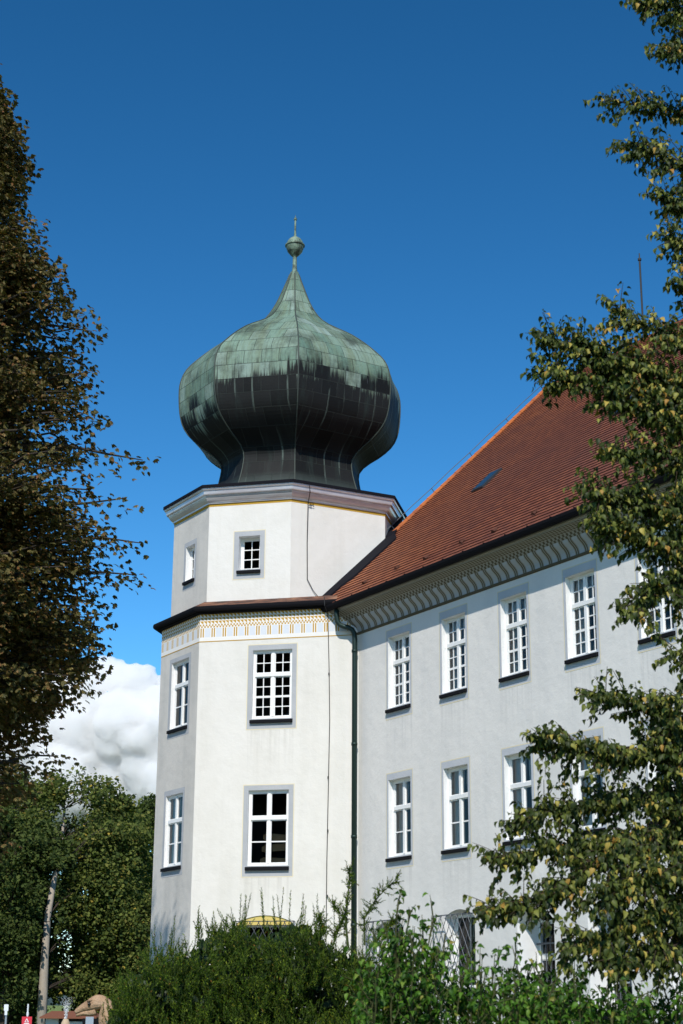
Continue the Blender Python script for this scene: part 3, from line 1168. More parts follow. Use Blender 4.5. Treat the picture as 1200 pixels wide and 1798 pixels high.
# lightning wire on short posts over the verge
b = MB()
b.tube([(S_GABLE - .05, k * SL / 12, .24 + .015 * (k % 2)) for k in range(13)] + [(2., SL, .24), (12, SL, .24)], .012, 5)
for k in range(0, 13, 2):
    b.tube([(S_GABLE - .05, k * SL / 12, .05), (S_GABLE - .05, k * SL / 12, .25)], .012, 5)
b.build('lightning_wire', M_iron, roof, Ms)
M_hatch = mat('roof_hatch_glass', (.02, .035, .045), .15, spec=.6)
for (sx, sy) in ((2.22, 3.85), (7.5, 4.83), (12.6, 4.3)):
    b = MB()
    yy = sy / ca
    b.box(sx - .28, sx + .28, yy - .52, yy + .52, .0, .075, 1)
    b.box(sx - .22, sx + .22, yy - .45, yy + .45, .075, .082, 0)
    b.build('roof_hatch', [M_hatch, mat('hatch_frame_metal', (.05, .055, .06), .5, .4)], roof, Ms)
# snow guards / vent tiles: small dark hoods low on the slope
for k in range(14):
    b = MB()
    sx, sy = .8 + k * 1.55, .55 + (k % 2) * .12
    b.poly([(sx - .09, sy, .04), (sx + .09, sy, .04), (sx, sy + .02, .11)])
    b.poly([(sx - .09, sy, .04), (sx, sy + .02, .11), (sx, sy + .26, .045)])
    b.poly([(sx + .09, sy, .04), (sx, sy + .26, .045), (sx, sy + .02, .11)])
    b.build('vent_tile', M_tile_edge, roof, Ms)
# flashing where the slope runs against the tower


def zr(p):
    return ZE + PITCH * float((np.array(p[:2]) - E0) @ (-nW))


b = MB()
fp = []
uR = d(AR)
nR = d(AR + 90)
for s_ in np.linspace(.9, float(np.linalg.norm(Q4 - Q3)), 9):
    p = Q3 + uR * s_
    q = p + nR * (.72 if s_ > 1.6 else .45)
    fp.append(((p[0] + nR[0] * .006, p[1] + nR[1] * .006, zr(p) + .18), (q[0], q[1], zr(q) + .10)))
u4 = (Q5 - Q4) / np.linalg.norm(Q5 - Q4)
n4 = np.array([u4[1], -u4[0]])
for s_ in np.linspace(.05, 1.6, 6):
    p = Q4 + u4 * s_
    q = p + n4 * .30
    fp.append(((p[0] + n4[0] * .006, p[1] + n4[1] * .006, zr(p) + .22), (q[0], q[1], zr(q) + .10)))
for (a, c_), (e_, g_) in zip(fp[:-1], fp[1:]):
    b.poly([a, c_, g_, e_])
    b.poly([c_, (c_[0], c_[1], c_[2] - .12), (g_[0], g_[1], g_[2] - .12), g_])
b.build('valley_flashing', M_flash, roof, I4)

rod_b = at(1131, 600, 1)
# ridge point under the rod
rA = E0 + (-nW) * RUN
best = None
for s_ in np.linspace(0, 8, 400):
    p = rA + al * s_
    v = cam_rot.transposed() @ (Vector((p[0], p[1], ZE + RUN * PITCH)) - Vector((0, 0, CAM_H)))
    px = 600 + FPX * v.x / -v.z
    if best is None or abs(px - 1131) < best[0]:
        best = (abs(px - 1131), p, 899 - FPX * v.y / -v.z)
rp = best[1]
zt_rod = at(1124, 445, rp[1]).z
b = MB()
b.tube([(rp[0], rp[1], 22.2), (rp[0], rp[1], zt_rod - .25)], .032, 8)
b.tube([(rp[0], rp[1], zt_rod - .25), (rp[0], rp[1], zt_rod - .18)], .06, 8)
b.tube([(rp[0], rp[1], zt_rod - .2), (rp[0], rp[1], zt_rod)], .02, 6)
b.build('lightning_rod', M_cable, roof, I4)

# timber stored inside the tower, seen through the lower front window
M_timber = mat('old_timber', (.32, .17, .08), .85, spec=.1)
t = NT(M_timber)
t.l(t.mix(t.noise(t.mapping(t.obj(), (3, 20, 20)), 2, 4), (.34, .18, .09), (.62, .42, .24)), t.b.inputs['Base Color'])
for k, (x, y, z, L_, tilt, lab) in enumerate(((1.95, .36, 5.98, .9, 4, 'rough brown timber beam lowest in the dark tower window'), (2.0, .38, 6.32, .85, -3, 'rough brown timber beam in the middle of the pile behind the tower window'), (2.03, .36, 6.66, .8, 6, 'rough brown timber beam topmost in the pile behind the tower window'))):
    b = MB()
    b.box(0, L_, 0, .16, 0, .17)
    b.box(-.05, .0, .02, .14, .02, .15)
    b.box(.03, L_ * .8, .03, .13, .174, .20)
    tag(b.build('timber_beam', M_timber, None, F_FRONT @ Matrix.Translation((x, y, z)) @ Matrix.Rotation(R(tilt), 4, 'Y')), lab, 'timber', 'timber beams stored in the tower')
# ------------------------------------------------------------------ vegetation helpers


def fast_mesh(name, V, F, mt, parent, smooth=False):
    """V (n,3) array; F (m,k) array of equal-sized faces."""
    me = bpy.data.meshes.new(name)
    n, (m_, k) = len(V), F.shape
    me.vertices.add(n)
    me.vertices.foreach_set('co', np.ascontiguousarray(V, dtype=np.float32).ravel())
    me.loops.add(m_ * k)
    me.loops.foreach_set('vertex_index', np.ascontiguousarray(F, dtype=np.int32).ravel())
    me.polygons.add(m_)
    me.polygons.foreach_set('loop_start', np.arange(0, m_ * k, k, dtype=np.int32))
    me.materials.append(mt)
    me.update(calc_edges=True)
    me.validate()
    o = bpy.data.objects.new(name, me)
    COL.objects.link(o)
    place(o, parent, I4)
    return o


LEAFLET = (np.array([(0, 0, 0), (-.22, .60, .05), (0, 1, -.10), (.22, .60, .05)]), np.array([(0, 2, 1), (0, 3, 2)]))
OVATE = (np.array([(0, 0, 0), (-.30, .18, .07), (-.38, .42, .08), (-.20, .74, .02), (0, 1.05, -.16), (.20, .74, .02), (.38, .42, .08), (.30, .18, .07), (0, .42, -.02), (0, .74, -.06)]),
         np.array([(0, 8, 2, 1), (8, 9, 3, 2), (9, 4, 3, 3), (0, 7, 6, 8), (8, 6, 5, 9), (9, 5, 4, 4)]))
OV_F = np.array([(0, 8, 1), (1, 8, 2), (8, 9, 2), (2, 9, 3), (9, 4, 3), (0, 7, 8), (7, 6, 8), (8, 6, 9), (6, 5, 9), (9, 5, 4)])
OVATE = (OVATE[0], OV_F)
CURLED = (np.array([(0, 0, 0), (-.24, .18, .13), (-.30, .42, .19), (-.16, .74, .02), (0, .96, -.34), (.17, .74, .0), (.31, .42, .17), (.25, .18, .12), (0, .42, .0), (0, .74, -.13)]), OV_F)
NEEDLE = (np.array([(-.07, 0, 0), (.07, 0, 0), (.05, .7, .03), (0, 1, .0), (-.05, .7, .03)]), np.array([(0, 1, 2), (0, 2, 4), (4, 2, 3)]))
CLUMP = (np.array([(0, 0, 0), (-.32, .5, .10), (0, 1, -.08), (.32, .5, .10)]), np.array([(0, 3, 1), (1, 3, 2)]))


def norm(a):
    return a / np.maximum(np.linalg.norm(a, axis=1, keepdims=True), 1e-9)


def leaves(name, tpl, P, D, N, L, mt, parent, wid=1.):
    """One leaf per row: position, axis, approximate normal, length."""
    tv, tf = tpl
    D = norm(D)
    X = norm(np.cross(D, N))
    N = np.cross(X, D)
    L = np.broadcast_to(np.asarray(L, float), (len(P),))
    V = P[:, None, :] + L[:, None, None] * (tv[None, :, 0, None] * wid * X[:, None, :] + tv[None, :, 1, None] * D[:, None, :] + tv[None, :, 2, None] * N[:, None, :])
    F = (tf[None] + (np.arange(len(P)) * len(tv))[:, None, None]).reshape(-1, tf.shape[1])
    return fast_mesh(name, V.reshape(-1, 3), F, mt, parent)


def branch_curve(a, b, sag=0., lift_=0., n=7, wob=.05):
    a, b = np.array(a, float), np.array(b, float)
    L = np.linalg.norm(b - a)
    out = []
    for k in range(n):
        t_ = k / (n - 1)
        p = a + (b - a) * t_
        p[2] += lift_ * L * math.sin(math.pi * t_) - sag * L * t_ * t_
        if 0 < k < n - 1:
            p += rng.normal(0, wob * L * .25, 3)
        out.append(p)
    return out


def crown_tree(label, cat_group, base, height, radius_f, n_tips, per_tip, leaf, mt, bark, seed, z0=3., spread=(.75, .32), trunk_r=.35, trunk_top=.75, lean=(0, 0), droop=.25, palm=0, hole=None, name='park_tree', trunk_pts=None, inner=.45, lobes=0, lobe_s=(.8, .45), low=.9):
    """Trunk with limbs; foliage in flattened sprays round the limb ends so that gaps and shelves appear."""
    global rng
    rng = np.random.default_rng(seed)
    tree = thing(name, label, 'tree', tuple(base), cat_group)
    base = np.array(base, float)
    tb = MB()
    top = base + np.array([lean[0], lean[1], height * trunk_top])
    tp = trunk_pts or branch_curve(base, top, 0, 0, 8, .03)
    tb.tube(tp, list(np.linspace(trunk_r, trunk_r * .25, len(tp))), 10)
    PT, DT = [], []
    LB_ = [((height - z0) * rng.random() ** low, rng.random() * 2 * math.pi, rng.uniform(.76, 1.02)) for _ in range(lobes)]
    lm = MB() if trunk_pts else tb
    for i in range(n_tips):
        z = base[2] + z0 + (height - z0) * rng.random() ** low
        lb = LB_[i % lobes] if lobes and rng.random() < .86 else None
        if lb:
            z = min(base[2] + height, base[2] + z0 + lb[0] + rng.normal(0, lobe_s[1]))
        rr = radius_f(z)
        if rr < .15:
            continue
        th = rng.random() * 2 * math.pi
        k = 1 - inner * rng.random() ** 2.2 + rng.normal(0, .05)
        if lb:
            th = lb[1] + rng.normal(0, lobe_s[0] / max(rr, .6))
            k = lb[2] * (1 - inner * .8 * rng.random() ** 1.8) - abs(rng.normal(0, .04))
        ax = base + (top - base) * min(1, (z - base[2]) / (top[2] - base[2]))
        tip = np.array([ax[0] + rr * k * math.cos(th), ax[1] + rr * k * math.sin(th), z])
        zb = max(base[2] + z0 * .7, min(z - rr * (.35 + .4 * rng.random()), top[2]))
        fb = min(1, (zb - base[2]) / (top[2] - base[2]))
        st = base + (top - base) * fb
        if trunk_pts:
            st = np.array(tp[min(len(tp) - 1, int(fb * (len(tp) - 1)))], float)
        cu = branch_curve(st, tip, droop * .3, .12, 7)
        L = np.linalg.norm(tip - st)
        if not trunk_pts or i % 4 == 0:
          lm.tube(cu, list(np.linspace(max(.02, trunk_r * (.11 if trunk_pts else .22) * min(1, L / 5)), .012, len(cu))), 5, cap=False)
        cu = np.array(cu)
        m_ = int(per_tip * (.6 + .8 * rng.random()))
        tt = 1 - .55 * rng.random(m_) ** 1.6
        idx = tt * (len(cu) - 1)
        i0 = np.minimum(idx.astype(int), len(cu) - 2)
        fr_ = (idx - i0)[:, None]
        c0 = cu[i0] * (1 - fr_) + cu[i0 + 1] * fr_
        sp = (.35 + .65 * (1 - abs(2 * tt - 1.4)))[:, None]
        off = np.clip(rng.normal(0, 1, (m_, 3)), -1.55, 1.55) * np.array([spread[0], spread[0], spread[1]]) * sp
        P = c0 + off
        P[:, 2] -= droop * np.hypot(off[:, 0], off[:, 1])
        out = P - np.array([ax[0], ax[1], 0])
        out[:, 2] = 0
        Dd = norm(out) + rng.normal(0, .55, (m_, 3)) + np.array([0, 0, -.35])
        PT.append(P)
        DT.append(Dd)
    P, D_ = np.concatenate(PT), norm(np.concatenate(DT))
    if hole is not None:
        keep = hole(P)
        P, D_ = P[keep], D_[keep]
    n_ = len(P)
    N_ = norm(np.array([0, 0, 1.]) + rng.normal(0, .45, (n_, 3)))
    if palm:
        X = norm(np.cross(D_, N_))
        PP, DD, NN, LL = [], [], [], []
        for a, s_ in ((-66, .72), (-34, .92), (0, 1.), (34, .92), (66, .72)):
            ca_, sa_ = math.cos(R(a)), math.sin(R(a))
            PP.append(P)
            DD.append(D_ * ca_ + X * sa_ + np.array([0, 0, -.28]))
            NN.append(N_)
            LL.append(leaf * s_ * (.75 + .5 * rng.random(n_)))
        leaves('crown', LEAFLET, np.concatenate(PP), np.concatenate(DD), np.concatenate(NN), np.concatenate(LL), mt, tree, palm)
    else:
        N_ = norm(np.array([0, -.3, .8]) + rng.normal(0, .7, (n_, 3)))
        leaves('crown', CLUMP, P, D_, N_, leaf * (.6 + .8 * rng.random(n_)), mt, tree, 1.25)
    tb.build('trunk', bark, tree, I4, smooth=True)
    if lm is not tb:
        lm.build('limbs', M_bark, tree, I4, smooth=True)
    return tree


# ------------------------------------------------------------------ the big horse chestnut on the left
SIL = [(-150, -190), (-80, 40), (-22, 118), (0, 165), (38, 205), (44, 262), (46, 320), (58, 365), (92, 410), (128, 465), (158, 540), (184, 590), (208, 660), (236, 740), (246, 800), (242, 880), (246, 960), (232, 1050), (195, 1110), (158, 1165), (116, 1240), (100, 1310), (82, 1360), (20, 1440), (-60, 1500)]
CH_Y = 35.
ch_base = at(-235, 1790, CH_Y)
ch_base.z = 0
sil = sorted([(at(x, y, CH_Y).z, at(x, y, CH_Y).x - ch_base.x) for x, y in SIL])
sz = np.array([s_[0] for s_ in sil])
sr = np.array([s_[1] for s_ in sil])
crown_tree('tall horse chestnut with bronze autumn leaves at the left edge', None, ch_base, float(sz.max()), lambda z: float(np.interp(z, sz, sr)) - .04, 2700, 74, .120, M_chestnut, M_bark, 21, z0=3.2, spread=(.46, .20), lobes=160, low=1.15, lobe_s=(.75, .36), trunk_r=.45, trunk_top=.86, droop=.30, palm=1.15, name='chestnut_tree', inner=.62)

# ------------------------------------------------------------------ trees of the park behind
grp = 'park trees behind the tower'
M_fx = at(85, 1600, 62)


def dome_r(zc, rh, rv, p=2.):
    return lambda z: rh * max(0., 1 - abs((z - zc) / rv) ** p) ** .5


def bt(label, px, ytop, Y, rad, seed, mt, z0=2.2, n=330, per=185, leaf=.18, **kw):
    b_ = at(px, 1798, Y)
    b_.z = 0
    h = at(px, ytop, Y).z
    return crown_tree(label, grp, b_, h, dome_r(h * .52, rad, h * .5, 2.4), n, per, leaf, mt, kw.pop('bark', M_bark), seed, z0=z0, spread=(.50, .34), trunk_r=kw.pop('trunk_r', .32), lobes=34, lobe_s=(.62, .44), **kw)


def gap(P):
    """Leave the pale trunk open to view and a few holes through the crown, as the tree has."""
    o = np.array([0, 0, CAM_H])
    q = (P - o) @ np.array(cam_rot)
    px = 600 + FPX * q[:, 0] / -q[:, 2]
    py = 899 - FPX * q[:, 1] / -q[:, 2]
    tx = np.interp(py, [1520, 1600, 1700, 1798], [100, 86, 78, 74])
    r_ = rng.random(len(P))
    a = (abs(px - tx) < 13) & (py > 1525) & (P[:, 1] < 87.0)
    c_ = (((px - 112) / 20) ** 2 + ((py - 1672) / 42) ** 2 < 1) & (r_ < .8)
    e_ = (((px - 112) / 20) ** 2 + ((py - 1738) / 20) ** 2 < 1) & (r_ < .62)
    f_ = (((px - 150) / 14) ** 2 + ((py - 1570) / 16) ** 2 < 1) & (r_ < .7)
    h_ = (py > 1752 + 9 * np.sin(px * .21)) & (px > 60) & (px < 135) & (r_ < .9)
    return ~(a | c_ | e_ | f_ | h_)


tpts = [np.array(at(x, y, Y)) for x, y, Y in ((74, 1798, 78.6), (76, 1740, 78.6), (79, 1680, 78.6), (84, 1610, 78.7), (97, 1535, 79.), (108, 1480, 81.5), (114, 1420, 84))]
tpts[0][2] = 0
bt('spreading park tree with a pale forked trunk at the lower left', 108, 1352, 84, 4.8, 31, M_park, n=330, per=185, hole=gap, bark=M_bark_pale, trunk_pts=tpts, z0=2.6, trunk_r=.25)
bt('broad green park tree at the far lower left edge', 5, 1420, 80, 3.6, 32, M_park_dark, n=220, hole=gap)
bt('olive green park tree right of the pale trunk', 196, 1404, 92, 3.9, 33, M_park, n=270, hole=gap, z0=1.6)
bt('dark round park tree next to the tower wall', 268, 1392, 98, 3.4, 34, M_park_dark, n=230, z0=1.6)
bt('low bushy park tree in front of the dark round one', 232, 1560, 82, 2.7, 35, M_park, z0=.8, n=190, hole=gap)
bt('park tree behind the lower boughs of the chestnut', -60, 1330, 88, 4.8, 36, M_park_dark, n=220)
bt('far park tree filling the gap behind the pale trunk', 40, 1500, 112, 4.1, 37, M_park_dark, n=190, hole=gap)

# ------------------------------------------------------------------ right-hand tree: long boughs reaching into the picture
lin_base = at(1560, 1798, 12.5)
lin_base.z = 0
linden = thing('linden_tree', 'yellowing broadleaf tree reaching in from the right edge', 'tree', tuple(lin_base))
rng = np.random.default_rng(5)
BOUGHS = [
    # polyline of (px, py, depth), thickness, twigs per metre, leaf multiplier
    ([(1430, 60, 12.4), (1290, 40, 12.0), (1200, 20, 11.8), (1135, 5, 11.7)], .92, 20),
    ([(1440, 100, 12.4), (1280, 90, 11.9), (1205, 75, 11.7), (1180, 95, 11.6)], .82, 18),
    ([(1430, 330, 12.4), (1290, 250, 12.2), (1190, 195, 12.0), (1120, 180, 11.9), (1068, 174, 11.9)], .78, 9),
    ([(1430, 380, 12.4), (1300, 330, 12.2), (1210, 290, 12.0), (1155, 262, 11.9), (1118, 250, 11.9)], .98, 15),
    ([(1430, 430, 12.4), (1300, 400, 12.2), (1220, 375, 12.0), (1165, 345, 11.9)], .78, 17),
    ([(1430, 520, 12.4), (1300, 480, 12.2), (1225, 450, 12.0), (1185, 420, 11.9)], .78, 17),
    ([(1430, 600, 12.4), (1300, 560, 12.2), (1235, 530, 12.0), (1195, 500, 11.9)], .7, 12),
    ([(1430, 760, 12.4), (1290, 650, 12.0), (1200, 600, 11.8), (1130, 572, 11.7), (1085, 545, 11.7)], .92, 14),
    ([(1430, 780, 12.4), (1270, 700, 12.0), (1180, 660, 11.8), (1090, 630, 11.7), (1020, 610, 11.6), (965, 598, 11.6)], .92, 19),
    ([(1430, 800, 12.4), (1270, 730, 12.0), (1170, 690, 11.8), (1080, 665, 11.7), (1010, 655, 11.6), (955, 660, 11.6)], .98, 16),
    ([(1430, 840, 12.4), (1270, 780, 12.0), (1190, 740, 11.8), (1120, 715, 11.7), (1060, 690, 11.6)], 1.0, 18),
    ([(1430, 860, 12.4), (1270, 830, 12.0), (1190, 800, 11.8), (1130, 790, 11.7), (1085, 800, 11.6)], .95, 17),
    ([(1430, 960, 12.4), (1280, 920, 12.0), (1190, 900, 11.8), (1110, 880, 11.7), (1040, 868, 11.6)], .98, 20),
    ([(1430, 1000, 12.4), (1280, 980, 12.0), (1190, 955, 11.8), (1120, 935, 11.7), (1055, 930, 11.6)], .98, 20),
    ([(1430, 1080, 12.4), (1290, 1050, 12.0), (1200, 1020, 11.8), (1150, 1030, 11.7), (1120, 1070, 11.6)], .95, 16),
    ([(1430, 1190, 12.4), (1300, 1170, 12.0), (1210, 1150, 11.8), (1180, 1145, 11.7)], .82, 9),
    ([(1430, 1440, 12.4), (1300, 1330, 12.0), (1210, 1275, 11.8), (1120, 1240, 11.7), (1050, 1222, 11.6)], .98, 15),
    ([(1430, 1460, 12.4), (1290, 1370, 12.0), (1190, 1330, 11.8), (1090, 1330, 11.7), (1000, 1320, 11.6), (945, 1300, 11.6)], .82, 18),
    ([(1440, 1500, 12.4), (1290, 1410, 12.0), (1190, 1440, 11.8), (1090, 1490, 11.7), (1000, 1550, 11.6), (950, 1590, 11.6), (860, 1592, 11.6)], .78, 17),
    ([(1440, 1480, 12.4), (1280, 1400, 12.0), (1170, 1395, 11.9), (1060, 1410, 11.8), (970, 1420, 11.7), (912, 1440, 11.7)], .72, 17),
    ([(1440, 1480, 12.4), (1280, 1420, 12.1), (1120, 1480, 11.9), (1010, 1490, 11.8), (930, 1495, 11.7), (878, 1505, 11.7)], .72, 17),
    ([(1440, 1560, 12.4), (1280, 1520, 12.0), (1190, 1530, 11.6), (1110, 1550, 11.4), (1050, 1580, 11.3)], .92, 20),
    ([(1440, 1600, 12.4), (1280, 1580, 12.0), (1180, 1600, 11.6), (1090, 1640, 11.4), (1010, 1660, 11.3)], .92, 20),
    ([(1440, 1660, 12.4), (1280, 1650, 12.0), (1200, 1650, 11.6), (1130, 1670, 11.4), (1080, 1690, 11.3)], .98, 16),
    ([(1440, 1300, 12.4), (1300, 1270, 12.0), (1220, 1240, 11.8), (1185, 1225, 11.7)], .98, 14),
    ([(1440, 1380, 12.4), (1300, 1340, 12.0), (1230, 1310, 11.8), (1170, 1290, 11.7)], .9, 16),
]


def sprays(boughs, parent, trunk_mb, leaf_len, mt, seed, rad0=.035, start=.25, tw_len=(.16, .42), droop=.5, pitch=.036, tpl=OVATE, wid=1., hang=.9, name='crown', dm_=1.):
    r = np.random.default_rng(seed)
    PP, DD, NN, LL = [], [], [], []
    for pts, spread, dens in boughs:
        W = np.array([np.array(at(*p)) if len(p) == 3 and p[0] > 30 else np.array(p, float) for p in pts])
        # resample
        seg = np.linalg.norm(np.diff(W, axis=0), axis=1)
        cum = np.concatenate([[0], np.cumsum(seg)])
        L = cum[-1]
        n = max(8, int(L / .12))
        tq = np.linspace(0, L, n)
        C = np.stack([np.interp(tq, cum, W[:, k]) for k in range(3)], 1)
        for _ in range(2):
            C[1:-1] = (C[:-2] + 2 * C[1:-1] + C[2:]) / 4
        C[1:-1] += r.normal(0, .012, (n - 2, 3))
        trunk_mb.tube([tuple(c_) for c_ in C], list(np.linspace(rad0, .005, n)), 6, cap=False)
        nt = int(dens * L * dm_)
        for k in range(nt):
            t_ = start + (1 - start) * (k + r.random()) / nt
            i = min(int(t_ * (n - 1)), n - 2)
            p0 = C[i] + (C[i + 1] - C[i]) * r.random()
            ax = C[min(i + 2, n - 1)] - C[max(i - 2, 0)]
            ax = ax / (np.linalg.norm(ax) + 1e-9)
            dr = ax * (.5 + .5 * r.random()) + r.normal(0, .75, 3) * spread
            dr[2] += .15
            dr /= np.linalg.norm(dr)
            tl = r.uniform(*tw_len) * (.55 + .6 * spread) * (1.15 - .5 * t_)
            m_ = max(3, int(tl / pitch))
            pts_ = []
            q = p0.copy()
            dcur = dr.copy()
            for j in range(m_):
                dcur[2] -= droop * pitch * 2.2
                dcur /= np.linalg.norm(dcur)
                q = q + dcur * (tl / m_)
                pts_.append(q.copy())
                side = np.cross(dcur, [0, 0, 1.])
                side = side / (np.linalg.norm(side) + 1e-6) * (1 if j % 2 else -1)
                for rep in range(1 if r.random() < .75 else 2):
                    ld = side * (.55 + .3 * r.random()) + dcur * .35 + np.array([0, 0, -hang]) + r.normal(0, .28, 3)
                    PP.append(q + side * .018 + np.array([0, 0, -.006]) + r.normal(0, .006, 3))
                    DD.append(ld)
                    nn = np.array([0, 0, 1.]) * .55 + side * .35 + np.array([0, -.35, 0]) + r.normal(0, .40, 3)
                    NN.append(nn)
                    LL.append(leaf_len * r.uniform(.65, 1.2))
            trunk_mb.tube([tuple(p0)] + [tuple(x_) for x_ in pts_], list(np.linspace(.0042, .0018, m_ + 1)), 4, cap=False)
    return leaves(name, tpl, np.array(PP), np.array(DD), np.array(NN), np.array(LL), mt, parent, wid), len(PP)


tb = MB()
trunk_line = [tuple(lin_base)] + [tuple(np.array(lin_base) + np.array([-.35 * math.sin(k * .5), .1 * k, z])) for k, z in enumerate((1.5, 3, 5, 7, 9, 11))]
tb.tube(trunk_line, [.26, .22, .20, .17, .14, .10, .05], 10)
full = []
for pts, sp, dn in BOUGHS:
    p0 = np.array(at(*pts[0]))
    zb = max(1.2, p0[2] - 1.0)
    st = np.array([np.interp(zb, [q[2] for q in trunk_line], [q[k] for q in trunk_line]) for k in range(3)])
    tb.tube([tuple(st), tuple(st * .4 + p0 * .6 + np.array([0, 0, .1])), tuple(p0)], [.06, .045, .036], 6, cap=False)
_, nl = sprays(BOUGHS, linden, tb, .056, M_linden, 8, wid=1.05, pitch=.021, dm_=4.3, tw_len=(.16, .38), tpl=CURLED)
tb.build('trunk', M_twig, linden, I4, smooth=True)
print('linden leaves', nl)

# ------------------------------------------------------------------ yew hedge in front of the tower
yew = thing('yew_hedge', 'dense dark green yew hedge in front of the tower', 'hedge', tuple(Vector((at(430, 1798, 14.2).x, 14.2, 0))))
rng = np.random.default_rng(77)
TOPX = [188, 204, 232, 285, 340, 420, 480, 540, 600, 650, 700, 760]
TOPY = [1800, 1752, 1716, 1668, 1650, 1622, 1616, 1622, 1640, 1680, 1716, 1760]


def yew_top(px):
    return float(np.interp(px, TOPX, TOPY))


PB, DB, LB = [], [], []
core = MB()
for k in range(520):
    px = rng.uniform(204, 745)
    if px > 600 and rng.random() < (px - 600) / 170:
        continue
    dep = rng.random() ** 1.4
    Y = 13.4 + dep * 1.4
    yt = yew_top(px) + 14 * math.sin(px * .045) + 7 * math.sin(px * .13 + 1)
    f_ = rng.random() ** .85
    c_ = np.array(at(px, yt + 22 + f_ * (1845 - yt), Y))
    big = rng.uniform(.75, 1.25)
    lean_ = rng.normal(0, .16, 2)
    for q in range(int(13 * big)):
        up = np.array([lean_[0] + rng.normal(0, .36), lean_[1] - .22 + rng.normal(0, .34), 1.])
        up /= np.linalg.norm(up)
        PB.append(c_ + rng.normal(0, 1, 3) * np.array([.045, .045, .04]) * big)
        DB.append(up)
        LB.append(rng.uniform(.07, .17) * big)
for k in range(42):
    px = rng.uniform(270, 690)
    Y = rng.uniform(13.6, 14.8)
    p = np.array(at(px, yew_top(px) + 16, Y))
    up = np.array([rng.normal(0, .10), rng.normal(0, .10), 1.])
    PB.append(p)
    DB.append(up / np.linalg.norm(up))
    LB.append(rng.uniform(.18, .36))
stems = MB()
NP, ND, NN_, NL = [], [], [], []


def shoot(p, dv, L, curve=.15):
    n = max(6, int(L / .0085))
    side = np.cross(dv, rng.normal(0, 1, 3))
    side /= np.linalg.norm(side)
    oth = np.cross(dv, side)
    prev = p
    pts = [tuple(p)]
    for j in range(n):
        t_ = (j + 1) / n
        q = p + dv * L * t_ + np.array([0, 0, curve * L * (t_ * t_ - t_)])
        an = j * 2.4
        rad = side * math.cos(an) + oth * math.sin(an)
        NP.append(q)
        ND.append(rad * .8 + dv * (.55 + .5 * t_) + rng.normal(0, .12, 3))
        NN_.append(dv + rng.normal(0, .25, 3))
        NL.append(rng.uniform(.022, .034) * (1.05 - .35 * t_))
        if j % 4 == 3 or j == n - 1:
            pts.append(tuple(q))
    stems.tube(pts, list(np.linspace(.0032, .0012, len(pts))), 4, cap=False)


for p, dv, L in zip(PB, DB, LB):
    shoot(p, dv, L)
# long leaders rising above the hedge at its right end
LEAD = [([(612, 1665, 13.6), (606, 1610, 13.6), (612, 1565, 13.6), (614, 1528, 13.6)], .5), ([(640, 1660, 13.5), (640, 1610, 13.5), (664, 1575, 13.5), (694, 1545, 13.5)], .7),
        ([(585, 1660, 13.7), (592, 1635, 13.7), (604, 1612, 13.7), (588, 1590, 13.7)], .4), ([(655, 1670, 13.5), (668, 1640, 13.5), (690, 1618, 13.5)], .4), ([(560, 1660, 13.8), (566, 1632, 13.8), (560, 1612, 13.8)], .3)]
for pts, dn in LEAD:
    W = np.array([np.array(at(*p)) for p in pts])
    t0 = np.linspace(0, 1, len(W))
    C = np.stack([np.interp(np.linspace(0, 1, 14), t0, W[:, k]) for k in range(3)], 1)
    stems.tube([tuple(c_) for c_ in C], list(np.linspace(.010, .003, 14)), 5, cap=False)
    for j in range(2, 14):
        ax = C[j] - C[j - 1]
        ax /= np.linalg.norm(ax)
        for _ in range(5):
            dv = ax * .8 + rng.normal(0, .55, 3)
            dv /= np.linalg.norm(dv)
            shoot(C[j], dv, rng.uniform(.04, .11))
leaves('foliage', NEEDLE, np.array(NP), np.array(ND), np.array(NN_), np.array(NL), M_yew, yew, 2.3)
stems.build('stem', mat('green_yew_stem', (.05, .07, .02), .8, spec=.1), yew, I4)
# inner wood and foliage that closes the hedge, shade put into its colour
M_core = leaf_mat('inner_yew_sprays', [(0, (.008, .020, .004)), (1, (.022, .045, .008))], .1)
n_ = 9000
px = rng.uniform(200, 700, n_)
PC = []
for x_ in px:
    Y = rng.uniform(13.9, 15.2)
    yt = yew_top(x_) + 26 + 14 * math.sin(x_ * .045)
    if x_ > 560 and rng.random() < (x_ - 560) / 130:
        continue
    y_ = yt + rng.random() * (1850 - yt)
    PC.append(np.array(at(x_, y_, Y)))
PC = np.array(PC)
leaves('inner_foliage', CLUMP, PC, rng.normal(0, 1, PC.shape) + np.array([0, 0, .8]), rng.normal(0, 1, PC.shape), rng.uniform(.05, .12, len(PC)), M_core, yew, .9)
print('yew needles', len(NP))

# ------------------------------------------------------------------ leafy shrub to the right of the hedge
shrub = thing('leafy_shrub', 'bright green broadleaf shrub in front of the castle wing', 'shrub', tuple(Vector((at(880, 1798, 11.5).x, 11.5, 0))))
tb = MB()
rng = np.random.default_rng(123)
SH = []
STOP = [(640, 1700), (690, 1640), (740, 1660), (800, 1700), (860, 1705), (930, 1712), (1000, 1735), (1060, 1750), (1130, 1745), (1200, 1720), (1300, 1700)]
sx_ = [a for a, _ in STOP]
sy_ = [b_ for _, b_ in STOP]
for k in range(150):
    px = rng.uniform(640, 1290)
    Y = rng.uniform(10.9, 12.4)
    yt = float(np.interp(px, sx_, sy_)) + rng.uniform(-12, 60)
    b0 = at(px + rng.uniform(-25, 25), 1880, Y)
    lean = rng.uniform(-45, 45)
    SH.append(([(px - lean * .3, 1890, Y), (px, (1890 + yt) / 2, Y), (px + lean * .7, yt, Y - .1)], .75, 20))
